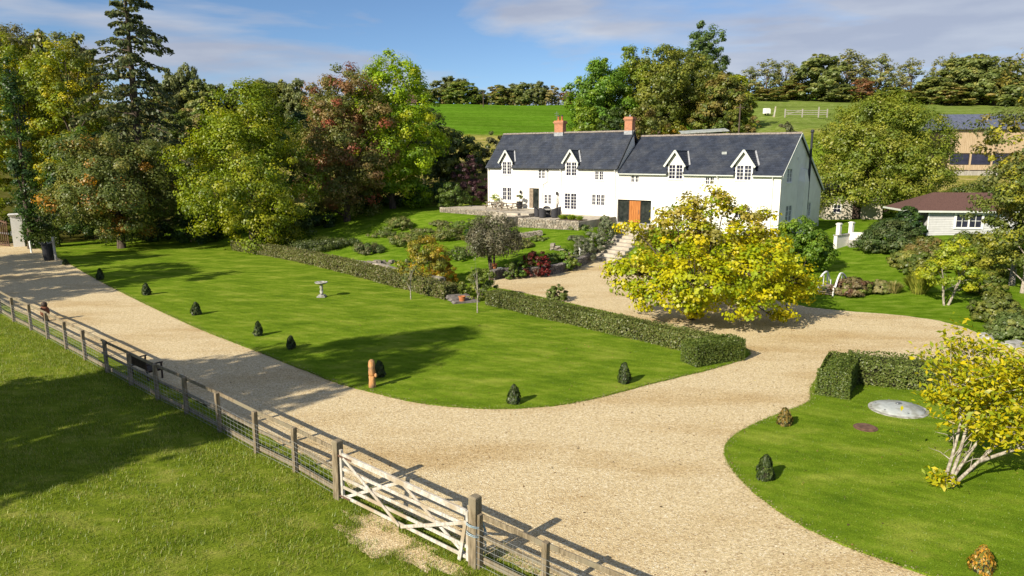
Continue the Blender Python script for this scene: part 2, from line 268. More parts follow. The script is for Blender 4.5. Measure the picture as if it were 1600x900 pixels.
class MB:
    """collects shapes; build() links them as one mesh object"""
    def __init__(s): s.v = []; s.f = []; s.c = []
    def add(s, verts, faces, col=None):
        n = len(s.v); s.v += [tuple(v) for v in verts]; s.f += [tuple(i + n for i in f) for f in faces]; s.c += [col or (1, 1, 1)] * len(verts); return s
    def box(s, x0, x1, y0, y1, z0, z1, col=None):
        return s.add([(x0, y0, z0), (x1, y0, z0), (x1, y1, z0), (x0, y1, z0), (x0, y0, z1), (x1, y0, z1), (x1, y1, z1), (x0, y1, z1)],
                     [(0, 3, 2, 1), (4, 5, 6, 7), (0, 1, 5, 4), (1, 2, 6, 5), (2, 3, 7, 6), (3, 0, 4, 7)], col)
    def bar(s, p, q, w, h, up=(0, 0, 1), col=None):
        """square-section beam from p to q, w across, h along up"""
        p, q, up = Vector(p), Vector(q), Vector(up); d = (q - p).normalized(); sd = d.cross(up)
        if sd.length < 1e-4: sd = d.cross(Vector((1, 0, 0)))
        sd.normalize(); u = sd.cross(d); a, b = sd * w / 2, u * h / 2
        return s.add([p - a - b, p + a - b, p + a + b, p - a + b, q - a - b, q + a - b, q + a + b, q - a + b],
                     [(0, 1, 2, 3), (7, 6, 5, 4), (0, 4, 5, 1), (1, 5, 6, 2), (2, 6, 7, 3), (3, 7, 4, 0)], col)
    def tube(s, pts, rad, n=6, col=None, cap=True):
        pts = [Vector(p) for p in pts]
        if not isinstance(rad, (list, tuple)): rad = [rad] * len(pts)
        vs, fs = [], []
        ref = Vector((0.31, 0.95, 0.05))
        for i, p in enumerate(pts):
            d = (pts[min(i + 1, len(pts) - 1)] - pts[max(i - 1, 0)]).normalized()
            if abs(d.dot(ref)) > 0.95: ref = Vector((0.9, -0.2, 0.4))
            a = d.cross(ref).normalized(); b = d.cross(a)
            vs += [p + (a * math.cos(2 * math.pi * k / n) + b * math.sin(2 * math.pi * k / n)) * rad[i] for k in range(n)]
        for i in range(len(pts) - 1):
            for k in range(n):
                fs.append((i * n + k, i * n + (k + 1) % n, (i + 1) * n + (k + 1) % n, (i + 1) * n + k))
        if cap: fs += [tuple(range(n)), tuple(range(len(vs) - 1, len(vs) - n - 1, -1))]
        return s.add(vs, fs, col)
    def lathe(s, prof, n=16, at=(0, 0, 0), sx=1.0, sy=1.0, col=None, wob=0.0, rng=None):
        vs, fs = [], []
        for r, z in prof:
            for k in range(n):
                a = 2 * math.pi * k / n; j = 1 + (rng.uniform(-wob, wob) if rng else 0)
                vs.append((at[0] + r * j * sx * math.cos(a), at[1] + r * j * sy * math.sin(a), at[2] + z))
        for i in range(len(prof) - 1):
            for k in range(n): fs.append((i * n + k, i * n + (k + 1) % n, (i + 1) * n + (k + 1) % n, (i + 1) * n + k))
        fs += [tuple(range(n - 1, -1, -1)), tuple(range(len(vs) - n, len(vs)))]
        return s.add(vs, fs, col)
    def stone(s, cx, cy, cz, lx, ly, lz, rng, rz=0.0, col=None):
        """a rough squared stone: jittered box with cut top corners"""
        c, sn = math.cos(rz), math.sin(rz); vs = []
        for (a, b, d, k) in [(-1, -1, -1, 1), (1, -1, -1, 1), (1, 1, -1, 1), (-1, 1, -1, 1), (-1, -1, 1, .86), (1, -1, 1, .86), (1, 1, 1, .86), (-1, 1, 1, .86)]:
            x = a * lx / 2 * k * rng.uniform(.86, 1.05); y = b * ly / 2 * k * rng.uniform(.86, 1.05); z = d * lz / 2 * rng.uniform(.85, 1.0)
            vs.append((cx + x * c - y * sn, cy + x * sn + y * c, cz + z))
        return s.add(vs, [(0, 3, 2, 1), (4, 5, 6, 7), (0, 1, 5, 4), (1, 2, 6, 5), (2, 3, 7, 6), (3, 0, 4, 7)], col)
    def mesh(s, name, mat, smooth=False):
        me = bpy.data.meshes.new(name); me.from_pydata(s.v, [], s.f)
        if mat: me.materials.append(MATS[mat])
        if any(c != (1, 1, 1) for c in s.c):
            at = me.color_attributes.new('Col', 'FLOAT_COLOR', 'POINT')
            at.data.foreach_set('color', np.array([(c[0], c[1], c[2], 1) for c in s.c], 'f').ravel())
        if smooth: me.polygons.foreach_set('use_smooth', [True] * len(me.polygons))
        me.update(); return me
    def build(s, name, mat, parent=None, smooth=False, bevel=0.0, loc=None, kind=None):
        o = bpy.data.objects.new(name, s.mesh(name, mat, smooth)); link(o, parent)
        if loc: o.location = loc
        if bevel:
            b = o.modifiers.new('bevel', 'BEVEL'); b.width = bevel; b.segments = 1; b.limit_method = 'ANGLE'
        if kind: o['kind'] = kind
        return o

def white_attr_needed(o):
    me = o.data
    if 'Col' not in me.color_attributes:
        at = me.color_attributes.new('Col', 'FLOAT_COLOR', 'POINT'); at.data.foreach_set('color', np.ones(len(me.vertices) * 4, 'f'))
    return o

def unit(a): return a / np.maximum(np.linalg.norm(a, axis=1, keepdims=True), 1e-9)
def leaf_mesh(name, C, Nr, S, col, rng, T=None, w=0.38, fold=0.12, mat='leaf'):
    """one kite-shaped leaf (or leaf spray) per centre"""
    C = np.asarray(C, float); n = len(C); S = np.broadcast_to(np.asarray(S, float), (n,))[:, None]
    Nr = unit(Nr)
    if T is None: T = rng.normal(size=(n, 3))
    T = unit(T - Nr * np.sum(T * Nr, axis=1, keepdims=True)); B = np.cross(Nr, T)
    V = np.empty((n, 4, 3))
    V[:, 0] = C - T * S * 0.5; V[:, 2] = C + T * S * 0.5
    V[:, 1] = C + B * S * w + Nr * S * fold + T * S * .05; V[:, 3] = C - B * S * w + Nr * S * fold + T * S * .05
    me = bpy.data.meshes.new(name)
    me.vertices.add(4 * n); me.vertices.foreach_set('co', V.reshape(-1).astype('f'))
    me.loops.add(4 * n); me.loops.foreach_set('vertex_index', np.arange(4 * n, dtype='i'))
    me.polygons.add(n); me.polygons.foreach_set('loop_start', np.arange(0, 4 * n, 4, dtype='i'))
    at = me.color_attributes.new('Col', 'FLOAT_COLOR', 'POINT')
    cc = np.ones((n, 4, 4), 'f'); cc[:, :, :3] = np.asarray(col)[:, None, :]
    at.data.foreach_set('color', cc.ravel())
    me.materials.append(MATS[mat]); me.update(calc_edges=True)
    return me
def pick(rng, pal, n):
    cols = np.array([p[0] for p in pal]); w = np.array([p[1] for p in pal], float)
    return cols[rng.choice(len(pal), n, p=w / w.sum())]

PROF = {
    'round': lambda v: np.sqrt(np.maximum(0, 1 - (2 * v - 1) ** 2)),
    'dome': lambda v: np.sqrt(np.maximum(0, 1 - v ** 2.0)) * np.minimum(1, 0.62 + v * 2.2),
    'oval': lambda v: np.sin(np.pi * np.clip(v, 0, 1) ** 0.75) ** 0.65,
    'tall': lambda v: np.minimum(1, 0.45 + v * 2.2) * np.maximum(0, 1 - v ** 3.0) ** 0.6,
    'spread': lambda v: np.minimum(1, .6 + 1.8 * v) * np.maximum(0, 1 - v ** 1.4) ** 0.62,
}
def bough_centres(rng, H, r, ry, zb, f, nc, K):
    """clump centres on the outer sides of K overlapping boughs that fill the crown's outline"""
    ht = H - zb; bc, br = [], []
    for i in range(K):
        v = (0.06 + 0.84 * (i + rng.uniform(.2, .8)) / K); a = i * 2.39996 + rng.uniform(-.5, .5)
        R_ = r * rng.uniform(.30, .46) * (.55 + .45 * float(f(np.array(v)))); rad = max(float(f(np.array(v))) * r * rng.uniform(.88, 1.1) - R_ * .85, 0)
        zc = zb + v * ht
        if zc + R_ * .8 > H: zc = H - R_ * .8
        bc.append((np.cos(a) * rad, np.sin(a) * rad * ry / r, max(zc, zb + R_ * .45))); br.append(R_)
    bc.append((rng.uniform(-.1, .1) * r, rng.uniform(-.1, .1) * r, H - r * .24)); br.append(r * .26)
    for v in (.3, .6): bc.append((0, 0, zb + v * ht)); br.append(r * .5 * float(f(np.array(v))))
    bc, br = np.array(bc), np.array(br); w = br ** 2; out = []
    while len(out) < nc:
        i = rng.choice(len(br), nc * 2, p=w / w.sum()); d = unit(rng.normal(size=(nc * 2, 3)) + np.array([0, 0, .25])); p = bc[i] + d * (br[i] * rng.uniform(.68, 1.02, nc * 2))[:, None] * np.array([1, 1, .82])
        dist = np.linalg.norm((p[:, None, :] - bc[None]) / np.array([1, 1, .82]), axis=2) / br[None]
        out += list(p[(dist.min(1) > .6) & (p[:, 2] > zb * .6)])
    out = np.array(out)[rng.permutation(len(out))[:nc]]
    k = max(4, nc // 9); j = rng.permutation(nc)[:k]; ax = np.array([0, 0, zb + .35 * ht]); dd = unit(out[j] - ax); out[j] = out[j] + dd * (r * rng.uniform(.02, .09, (k, 1)))      # stray shoots
    return out, j
def crown_arrays(rng, H, r, zb, prof, nc, lpc, cr, leaf, pal, squash=0.7, inner=0.5, jit=0.10, topcol=None, droop=0.0, lump=0.4, ry=None, boughs=0):
    f = PROF[prof]; ry = ry or r
    K = 22; LD = unit(rng.normal(size=(K, 3))); LA = rng.uniform(0.3, 1, K)
    cen = []
    while len(cen) < nc and not boughs:
        v = rng.uniform(0, 1, nc); a = rng.uniform(0, 2 * np.pi, nc); keep = rng.uniform(0, 1, nc) < f(v) + 0.06
        v, a = v[keep], a[keep]
        rr = (inner + (1 - inner) * rng.uniform(0, 1, len(v)) ** 0.55) * f(v)
        dirs = unit(np.stack([np.cos(a) * rr + 1e-6, np.sin(a) * rr, (v - .45) * 1.6], 1))
        lm = (1 - lump) + lump * 1.5 * np.max(np.exp(5 * (dirs @ LD.T - 1)) * LA, axis=1)
        hz = zb + v * (H - zb)
        hz = hz + (lm - 1) * 0.35 * (H - zb) * (v - .3)
        p = np.stack([r * rr * lm * np.cos(a), ry * rr * lm * np.sin(a), hz], 1)
        cen += list(p)
    cen = np.array(cen[:nc]); shoots = None
    if boughs: cen, shoots = bough_centres(rng, H, r, ry, zb, f, nc, boughs)
    ccol = pick(rng, pal, nc)
    if topcol is not None:
        tv = (cen[:, 2] - zb) / (H - zb); m = rng.uniform(0, 1, nc) < np.clip((tv - topcol[1]) * topcol[2], 0, 1); ccol[m] = topcol[0]
    ccol = ccol * rng.uniform(0.82, 1.18, (nc, 1))
    idx = np.repeat(np.arange(nc), lpc)
    n = len(idx)
    crs = cr * rng.uniform(0.6, 1.3, nc)
    if shoots is not None: crs[shoots] *= .6
    off = unit(rng.normal(size=(n, 3))) * (rng.uniform(0, 1, (n, 1)) ** 0.42)
    C = cen[idx] + off * crs[idx][:, None] * np.array([1, 1, squash])
    C[:, 2] -= droop * np.sum(off[:, :2] ** 2, 1) * crs[idx]
    C[:, 2] = np.maximum(C[:, 2], 0.05)
    out = unit(C - np.array([0, 0, zb + 0.4 * (H - zb)]))
    Nr = off * 1.15 + out * 0.45 + np.array([0, 0, 0.35]) + rng.normal(size=(n, 3)) * 0.27
    col = ccol[idx] * rng.uniform(1 - jit, 1 + jit, (n, 1)) * rng.uniform(1 - jit / 2, 1 + jit / 2, (n, 3))
    S = leaf * rng.uniform(0.65, 1.35, n)
    return cen, C, Nr, S, np.clip(col, 0, 1)
def trunk_mesh(rng, H, zb, tr, cen, nl=12, lean=(0, 0), stems=1, spread=0.0, top=0.72):
    mb = MB()
    for sidx in range(stems):
        a0 = rng.uniform(0, 6.28); sp = spread if stems > 1 else 0
        k = 6; pts = []; rads = []
        for i in range(k):
            u = i / (k - 1); z = u * H * top
            wob = 0.02 * H * u
            pts.append((lean[0] * u + math.cos(a0) * (sp * u ** 0.8 + 0.12 * (stems > 1)) + rng.uniform(-wob, wob), lean[1] * u + math.sin(a0) * (sp * u ** 0.8 + .12 * (stems > 1)) + rng.uniform(-wob, wob), z - 0.1 * (i == 0)))
            rads.append(tr * (1.25 if i == 0 else 1) * (1 - 0.82 * u))
        mb.tube(pts, rads, 8)
        order = rng.permutation(len(cen))[:max(3, nl // stems)]
        for j in order:
            c = cen[j]; zz = min(max(c[2] * rng.uniform(0.35, 0.7), zb * 0.7), H * top * .95); u = zz / (H * top); i = min(int(u * (k - 1)), k - 2); fr = u * (k - 1) - i
            p0 = Vector(pts[i]).lerp(Vector(pts[i + 1]), fr); p2 = Vector(c); pm = p0.lerp(p2, 0.5) + Vector((0, 0, 0.1 * (p2 - p0).length))
            r0 = max(tr * (1 - 0.82 * u) * 0.5, tr * .12)
            mb.tube([p0, pm, p2], [r0, r0 * 0.6, r0 * 0.18], 5)
    return mb
SEED = [100]
def tree(name, label, x, y, H, r, pal, leaf=0.26, nc=150, lpc=90, zb=None, prof='oval', cr=None, tr=None, cat='tree', group=None, z=None, nl=14, bark='bark', stems=1, spread=0.0, ry=None, stem_name='trunk', crown_name='crown', lean=(0, 0), **kw):
    SEED[0] += 1; rng = np.random.default_rng(SEED[0])
    zb = H * 0.22 if zb is None else zb; cr = cr or r * 0.17; tr = tr or H * 0.02
    kw.setdefault('boughs', 16 if r > 2 else 0)
    root = empty(name, (x, y, (gz(x, y) if z is None else z) - 0.02), 0, label, cat, group)
    cen, C, Nr, S, col = crown_arrays(rng, H, r, zb, prof, nc, lpc, cr, leaf, pal, ry=ry, **kw)
    cen = cen + np.array([lean[0], lean[1], 0]); C = C + np.array([lean[0], lean[1], 0])
    o = trunk_mesh(rng, H, zb, tr, cen, nl, lean, stems, spread).build(stem_name, bark, root, smooth=True)
    c = bpy.data.objects.new(crown_name, leaf_mesh(crown_name, C, Nr, S, col, rng)); link(c, root)
    return root
def shrub(name, label, x, y, H, r, pal, leaf=0.12, nc=40, lpc=60, cat='shrub', **kw):
    kw.setdefault('zb', 0.06 * H); kw.setdefault('prof', 'dome'); kw.setdefault('tr', 0.03); kw.setdefault('stems', 3); kw.setdefault('spread', r * 0.35); kw.setdefault('nl', 6)
    return tree(name, label, x, y, H, r, pal, leaf, nc, lpc, cat=cat, stem_name='stems', crown_name='foliage', **kw)
def px_tree(px, d, top, wpx, base=None):
    """x, height and crown radius of a tree whose top and width were measured from the drone at distance d"""
    x, zt = D(px, top, d); zb_ = gz(x, d) if base is None else base
    return x, d, zt - zb_, wpx * 0.5 * d / CAM_F

def catmull(pts, n=8, closed=False):
    P = [Vector(p) for p in pts]; out = []; m = len(P)
    rngi = range(m) if closed else range(m - 1)
    for i in rngi:
        p0 = P[(i - 1) % m] if closed else P[max(i - 1, 0)]; p1 = P[i]; p2 = P[(i + 1) % m]; p3 = P[(i + 2) % m] if closed else P[min(i + 2, m - 1)]
        for k in range(n):
            t = k / n
            out.append(0.5 * ((2 * p1) + (-p0 + p2) * t + (2 * p0 - 5 * p1 + 4 * p2 - p3) * t * t + (-p0 + 3 * p1 - 3 * p2 + p3) * t ** 3))
    if not closed: out.append(P[-1])
    return out
def rough_outline(pts, step=0.25, amp=0.05, seed=1):
    rng = random.Random(seed); out = []
    for i in range(len(pts)):
        a = Vector(pts[i]); b = Vector(pts[(i + 1) % len(pts)]); L = (b - a).length; k = max(1, int(L / step)) if L < 30 else max(1, int(L / 2))
        for j in range(k):
            p = a.lerp(b, j / k); out.append((p.x + rng.uniform(-amp, amp), p.y + rng.uniform(-amp, amp)))
    return out
def sheet(name, outline, z, mat, skirt=0.0, kind='structure'):
    bm = bmesh.new()
    vs = [bm.verts.new((x, y, z)) for x, y in outline]
    f = bm.faces.new(vs)
    if f.normal.z < 0 or sum((outline[i][0] * outline[(i + 1) % len(outline)][1] - outline[(i + 1) % len(outline)][0] * outline[i][1]) for i in range(len(outline))) < 0: f.normal_flip()
    if skirt:
        lo = [bm.verts.new((x, y, z - skirt)) for x, y in outline]
        for i in range(len(vs)):
            j = (i + 1) % len(vs); bm.faces.new((vs[i], lo[i], lo[j], vs[j]))
    bmesh.ops.triangulate(bm, faces=[f])
    me = bpy.data.meshes.new(name); bm.to_mesh(me); bm.free(); me.materials.append(MATS[mat])
    o = bpy.data.objects.new(name, me); link(o); o['kind'] = kind
    return o
def in_poly(x, y, poly):
    x = np.asarray(x); y = np.asarray(y); ins = np.zeros(x.shape, bool); n = len(poly)
    for i in range(n):
        x1, y1 = poly[i]; x2, y2 = poly[(i + 1) % n]
        c = ((y1 > y) != (y2 > y)) & (x < (x2 - x1) * (y - y1) / (y2 - y1 + 1e-12) + x1); ins ^= c
    return ins

# ------------------------------------------------------------------ the ground
FENCE = [(-36.0, 44.3), (-33.5, 42.2), (-31.0, 40.1)] + [G(*q) for q in [(1, 490), (22, 503), (49, 516), (75, 530), (104, 546), (134, 563), (168, 582), (205, 602), (247, 625), (292, 647), (344, 675), (401, 708), (462, 738)]]
GATE_A, GATE_B = G(530, 778), G(742, 884)
FD = Vector((GATE_B[0] - GATE_A[0], GATE_B[1] - GATE_A[1])).normalized()        # direction of the fence line, towards the right
FN = Vector((-FD.y, FD.x))                                                         # across the fence, towards the drive
def ground():
    ys = np.concatenate([np.arange(-30, 40, 1.0), np.arange(40, 100, 0.6), np.arange(100, 300, 2.5), np.geomspace(300, 4000, 26)])
    xs = np.concatenate([-np.geomspace(3000, 90, 24), np.arange(-88, -34, 2.0), np.arange(-34, 50, 0.6), np.arange(50, 90, 2.0), np.geomspace(92, 3000, 24)])
    X, Y = np.meshgrid(xs, ys); Z = terrain(X, Y)
    Z = Z + np.where(Y > 95, 0.25 * np.sin(X * .11 + 1) * np.sin(Y * .07), 0)
    nx, ny = len(xs), len(ys)
    me = bpy.data.meshes.new('ground'); V = np.stack([X, Y, Z], -1).reshape(-1, 3)
    me.vertices.add(len(V)); me.vertices.foreach_set('co', V.astype('f').ravel())
    i, j = np.meshgrid(np.arange(nx - 1), np.arange(ny - 1)); a = (j * nx + i).ravel()
    Q = np.stack([a, a + 1, a + nx + 1, a + nx], 1).astype('i')
    me.loops.add(Q.size); me.loops.foreach_set('vertex_index', Q.ravel()); me.polygons.add(len(Q)); me.polygons.foreach_set('loop_start', np.arange(0, Q.size, 4, dtype='i'))
    me.polygons.foreach_set('use_smooth', np.ones(len(Q), bool))
    # zone tints: what grows where (multiplies the meadow colour)
    T, W = to_house(X, Y)
    c = np.ones(X.shape + (3,)); c[...] = (1.0, 1.0, 1.0)
    def zone(mask, col):
        c[...] = c * (1 - mask[..., None]) + np.array(col) * mask[..., None]
    zone(ss(-25, -21, W) * (1 - ss(78, 86, Y)), (0.74, 0.98, 0.6))                          # garden lawns
    zone(ss(78, 86, Y), (1.55, 1.12, 2.6))                                                   # rough tan grass on the bank
    wav = 3 * np.sin(X * .09)
    zone(ss(128, 136, Y + wav) * (1 - ss(15, 40, X) * 0.0) * (1 - ss(256, 258, Y)), (0.56, 0.90, 0.55))   # sown field
    zone(ss(-30, -60, X) * 0 + ss(0, 1, (X < -38) * (Y > 66)), (0.45, 0.36, 0.7))            # woodland floor
    zone(ss(38, 48, X) * ss(126, 134, Y) * (1 - ss(205, 215, Y)), (0.95, 1.0, 1.8))         # pasture to the right, paler
    zone(ss(20, 30, X) * ss(90, 96, Y) * (1 - ss(120, 132, Y)), (0.95, 1.08, .8))
    band = 1 + .10 * np.sin(Y * .75 + 1.5 * np.sin(X * .05)) * (Y > 110) + .12 * np.sin(X * .13 + Y * .21) * np.sin(Y * .11 - X * .04) * (Y > 100)
    c = c * band[..., None]
    at = me.color_attributes.new('Col', 'FLOAT_COLOR', 'POINT'); cc = np.ones((len(V), 4), 'f'); cc[:, :3] = c.reshape(-1, 3); at.data.foreach_set('color', cc.ravel())
    me.materials.append(MATS['meadow']); me.update(calc_edges=True)
    o = bpy.data.objects.new('ground', me); link(o); o['kind'] = 'structure'
ground()

fo = lambda p, k: (p[0] + FN.x * k, p[1] + FN.y * k)
far_left = (-62, 66)
DRIVE = [far_left, (-52, 52)] + [fo((-36, 44.3), 0.9), fo(G(1, 490), 0.9), fo(G(104, 546), 0.9), fo(G(205, 602), 0.85), fo(G(344, 675), 0.8), fo(G(462, 738), 0.75), fo(GATE_A, 0.5), fo(GATE_B, 0.5)]
DRIVE += [fo((3.2, 10.2), 0.7), fo((9.5, 5.0), 0.8), (20, 4), (40, 20), (46, 33)]
back = [G(*q) for q in [(1600, 545), (1560, 535), (1538, 526), (1510, 512), (1460, 500), (1400, 492), (1320, 486), (1262, 480), (1200, 466), (1120, 446), (1040, 426), (985, 412), (962, 406), (930, 405), (900, 419), (860, 430), (820, 433), (785, 434), (764, 441), (752, 452)]]
DRIVE += [tuple(p) for p in back] + [G(700, 455), G(560, 430), G(300, 430), G(120, 400), G(62, 388), G(20, 380), G(-40, 377)]
sheet('driveway', rough_outline(DRIVE, 0.3, 0.06, 3), 0.012, 'gravel')

lawn_edge = [G(*q) for q in [(60, 388), (95, 405), (150, 436), (200, 462), (260, 491), (320, 518), (400, 549), (470, 577), (530, 600), (590, 616), (640, 628), (700, 636), (760, 639.5), (820, 638.5), (880, 633), (940, 621), (1000, 605), (1060, 590), (1110, 578), (1160, 562), (1172, 552), (1160, 543)]]
lawn_back = [G(*q) for q in [(1120, 529), (1000, 500), (900, 477), (800, 455), (752, 447), (715, 440), (600, 410), (480, 388), (400, 378), (300, 372), (160, 374), (90, 380)]]
LAWN = [tuple(p) for p in catmull([(a, b, 0) for a, b in lawn_edge], 4)]; LAWN = [(p[0], p[1]) for p in LAWN] + lawn_back
sheet('front_lawn', rough_outline(LAWN, 0.18, 0.035, 5), 0.055, 'turf', skirt=0.07)
isl = [G(*q) for q in [(1520, 930), (1440, 897), (1330, 858), (1240, 815), (1180, 772), (1145, 735), (1133, 710), (1140, 690), (1165, 671), (1205, 653), (1240, 640), (1266, 627), (1268, 606), (1290, 580), (1330, 566), (1400, 570), (1470, 578), (1540, 590), (1700, 620)]]
ISLAND = [(p[0], p[1]) for p in catmull([(a, b, 0) for a, b in isl], 4)] + [(26, 16), (16, 7), (8.6, 8.6)]
sheet('island_lawn', rough_outline(ISLAND, 0.16, 0.03, 7), 0.055, 'turf', skirt=0.07)

# bare gravelly patch worn in the paddock by the gate
def patch():
    rng = random.Random(4); cx, cy = G(610, 846); pts = []
    for k in range(240):
        a = 2 * math.pi * k / 240; r = 1 + 0.22 * math.sin(3 * a + 1) + 0.13 * math.sin(7 * a) + .08 * math.sin(13 * a + 2) + .05 * math.sin(29 * a) + rng.uniform(-.02, .02)
        u = 1.75 * r * math.cos(a); v = 0.55 * r * math.sin(a); pts.append((cx + FD.x * u - FD.y * v * 1.0, cy + FD.y * u + FD.x * v))
    sheet('bare_patch', pts, 0.006, 'gravel'); return pts
PATCH = patch()

# in front of the fence, and along the verge behind it
def blades(name, pts_fn, n, hmin, hmax, wid, pal, seed, z=0.0):
    rng = np.random.default_rng(seed); x, y = pts_fn(rng, n); n = len(x)
    a = rng.uniform(0, 6.283, n); ln_ = rng.uniform(hmin, hmax, n); lean = rng.uniform(0.15, 0.75, n)
    V = np.empty((n, 3, 3)); ca, sa = np.cos(a), np.sin(a); w = wid * rng.uniform(.6, 1.4, n)
    V[:, 0] = np.stack([x - sa * w, y + ca * w, np.full(n, z - 0.005)], 1); V[:, 1] = np.stack([x + sa * w, y - ca * w, np.full(n, z - 0.005)], 1)
    V[:, 2] = np.stack([x + ca * ln_ * lean, y + sa * ln_ * lean, z + ln_ * np.sqrt(1 - lean ** 2 * .8)], 1)
    me = bpy.data.meshes.new(name); me.vertices.add(3 * n); me.vertices.foreach_set('co', V.astype('f').ravel())
    me.loops.add(3 * n); me.loops.foreach_set('vertex_index', np.arange(3 * n, dtype='i')); me.polygons.add(n); me.polygons.foreach_set('loop_start', np.arange(0, 3 * n, 3, dtype='i'))
    col = pick(rng, pal, n) * rng.uniform(.75, 1.25, (n, 1)); cc = np.ones((n, 3, 4), 'f'); cc[:, :, :3] = col[:, None, :]
    at = me.color_attributes.new('Col', 'FLOAT_COLOR', 'POINT'); at.data.foreach_set('color', cc.ravel())
    me.materials.append(MATS['leaf']); me.update(calc_edges=True)
    o = bpy.data.objects.new(name, me); link(o); return o
GRASS_PAL = [((0.115, 0.148, 0.011), 5), ((0.165, 0.188, 0.018), 4), ((0.08, 0.105, 0.008), 3), ((0.24, 0.215, 0.05), 2), ((0.30, 0.235, 0.10), .5)]
def clump_ok(x, y, rng):
    k = np.sin(x * 2.1 + 1.3 * np.sin(y * 1.7)) + np.sin(y * 2.7 + 1.1 * np.sin(x * 1.3)) + .6 * np.sin(x * 6.3 + y * 5.1)
    return rng.uniform(-2.4, 1.6, len(x)) < k
def paddock_pts(rng, n):
    u = rng.uniform(-33, 8.5, n); v = -rng.uniform(0.0, 1, n) ** 1.2 * 15
    x = GATE_A[0] + FD.x * u + FN.x * v; y = GATE_A[1] + FD.y * u + FN.y * v
    ok = (y > 7.5) & (np.abs(x) < 0.80 * y + 1.0) & ~(in_poly(x, y, PATCH) & ((np.sin(x * 5.1 + 2 * np.sin(y * 3.3)) + np.sin(y * 6.7 + 1.5 * np.sin(x * 4.1))) < .9 + rng.uniform(-.3, .3, n))) & clump_ok(x, y, rng)
    return x[ok], y[ok]
tag(blades('paddock_grass', paddock_pts, 420000, 0.05, 0.13, 0.007, GRASS_PAL, 11), 'rough grazed paddock grass in front of the post and rail fence', 'grass', kind='stuff')
def verge_pts(rng, n):
    u = rng.uniform(-34, 13, n); v = rng.uniform(-0.05, 1.0, n)
    x = GATE_A[0] + FD.x * u + FN.x * v; y = GATE_A[1] + FD.y * u + FN.y * v
    lim = 0.86 + 0.1 * np.sin(u * 1.7) + .08 * np.sin(u * 4.1)
    gate = (u > 0.3) & (u < 4.6); ok = (v < np.where(gate, .62, lim)) & ~in_poly(x, y, PATCH)
    return x[ok], y[ok]
tag(blades('verge_grass', verge_pts, 46000, 0.05, 0.12, 0.007, GRASS_PAL, 12), 'strip of grass between the fence and the gravel drive', 'grass', kind='stuff')
def lawn_pts(poly, xr, yr):
    def f(rng, n):
        x = rng.uniform(*xr, n); y = yr[0] + (yr[1] - yr[0]) * rng.uniform(0, 1, n) ** 1.3
        ok = in_poly(x, y, poly); return x[ok], y[ok]
    return f
LAWN_PAL = [((0.105, 0.145, 0.005), 5), ((0.135, 0.170, 0.008), 3), ((0.075, 0.11, 0.004), 3), ((0.20, 0.19, 0.03), .9)]
tag(blades('lawn_grass', lawn_pts(ISLAND, (4, 22), (8, 27)), 135000, 0.018, 0.045, 0.006, LAWN_PAL, 13, 0.055), 'short mown grass on the island lawn', 'grass', kind='stuff')
tag(blades('lawn_grass', lawn_pts(LAWN, (-22, 12), (22, 46)), 115000, 0.018, 0.04, 0.007, LAWN_PAL, 14, 0.055), 'short mown grass on the front lawn', 'grass', kind='stuff')
def edge_pts(poly):
    def f(rng, n):
        P = np.array(poly); i = rng.integers(0, len(P), n); a = P[i]; b = P[(i + 1) % len(P)]; L = np.linalg.norm(b - a, axis=1)
        keep = (L < 6) & (rng.uniform(0, 2.5, n) < L); a, b = a[keep], b[keep]; q = a + (b - a) * rng.uniform(0, 1, (len(a), 1)) + rng.normal(0, .03, (len(a), 2))
        return q[:, 0], q[:, 1]
    return f
tag(blades('lawn_edge_grass', edge_pts(LAWN), 60000, 0.03, 0.08, 0.006, LAWN_PAL, 15, 0.03), 'untrimmed grass fringe along the front lawn edge', 'grass', kind='stuff')
tag(blades('lawn_edge_grass', edge_pts(ISLAND), 40000, 0.03, 0.08, 0.006, LAWN_PAL, 16, 0.03), 'untrimmed grass fringe along the island lawn edge', 'grass', kind='stuff')
def patch_edge(rng, n):
    P = np.array(PATCH); q = P[rng.integers(0, len(P), n)] + rng.normal(0, .13, (n, 2)); k = clump_ok(q[:, 0] * 2.2, q[:, 1] * 2.2, rng); return q[k, 0], q[k, 1]
tag(blades('patch_edge_grass', patch_edge, 9000, 0.04, 0.10, 0.007, GRASS_PAL, 17), 'grass creeping over the bare patch by the gate', 'grass', kind='stuff')
def fallen():
    rng = np.random.default_rng(21); n = 3400
    x = np.concatenate([rng.uniform(-14, 24, n), rng.normal(11, 5, n // 2)]); y = np.concatenate([rng.uniform(11, 52, n), rng.normal(36, 4.5, n // 2)])
    k = in_poly(x, y, DRIVE) & ((np.sin(x * .9 + y * .4) + np.sin(y * 1.1)) > rng.uniform(-2, 2, len(x))); x, y = x[k], y[k]; lz = np.where(in_poly(x, y, LAWN) | in_poly(x, y, ISLAND), .075, .028)
    n = len(x); Nr = np.array([0, 0, 1.0]) + rng.normal(size=(n, 3)) * .25
    col = pick(rng, [((0.12, 0.06, 0.03), 4), ((0.22, 0.12, 0.05), 3), ((0.35, 0.26, 0.06), 1.2), ((0.06, 0.035, 0.02), 2)], n)
    o = bpy.data.objects.new('fallen_leaves', leaf_mesh('fallen_leaves', np.stack([x, y, lz], 1), Nr, rng.uniform(.03, .08, n), col, rng)); link(o)
    tag(o, 'brown autumn leaves scattered over the gravel', 'leaves', kind='stuff')
fallen()
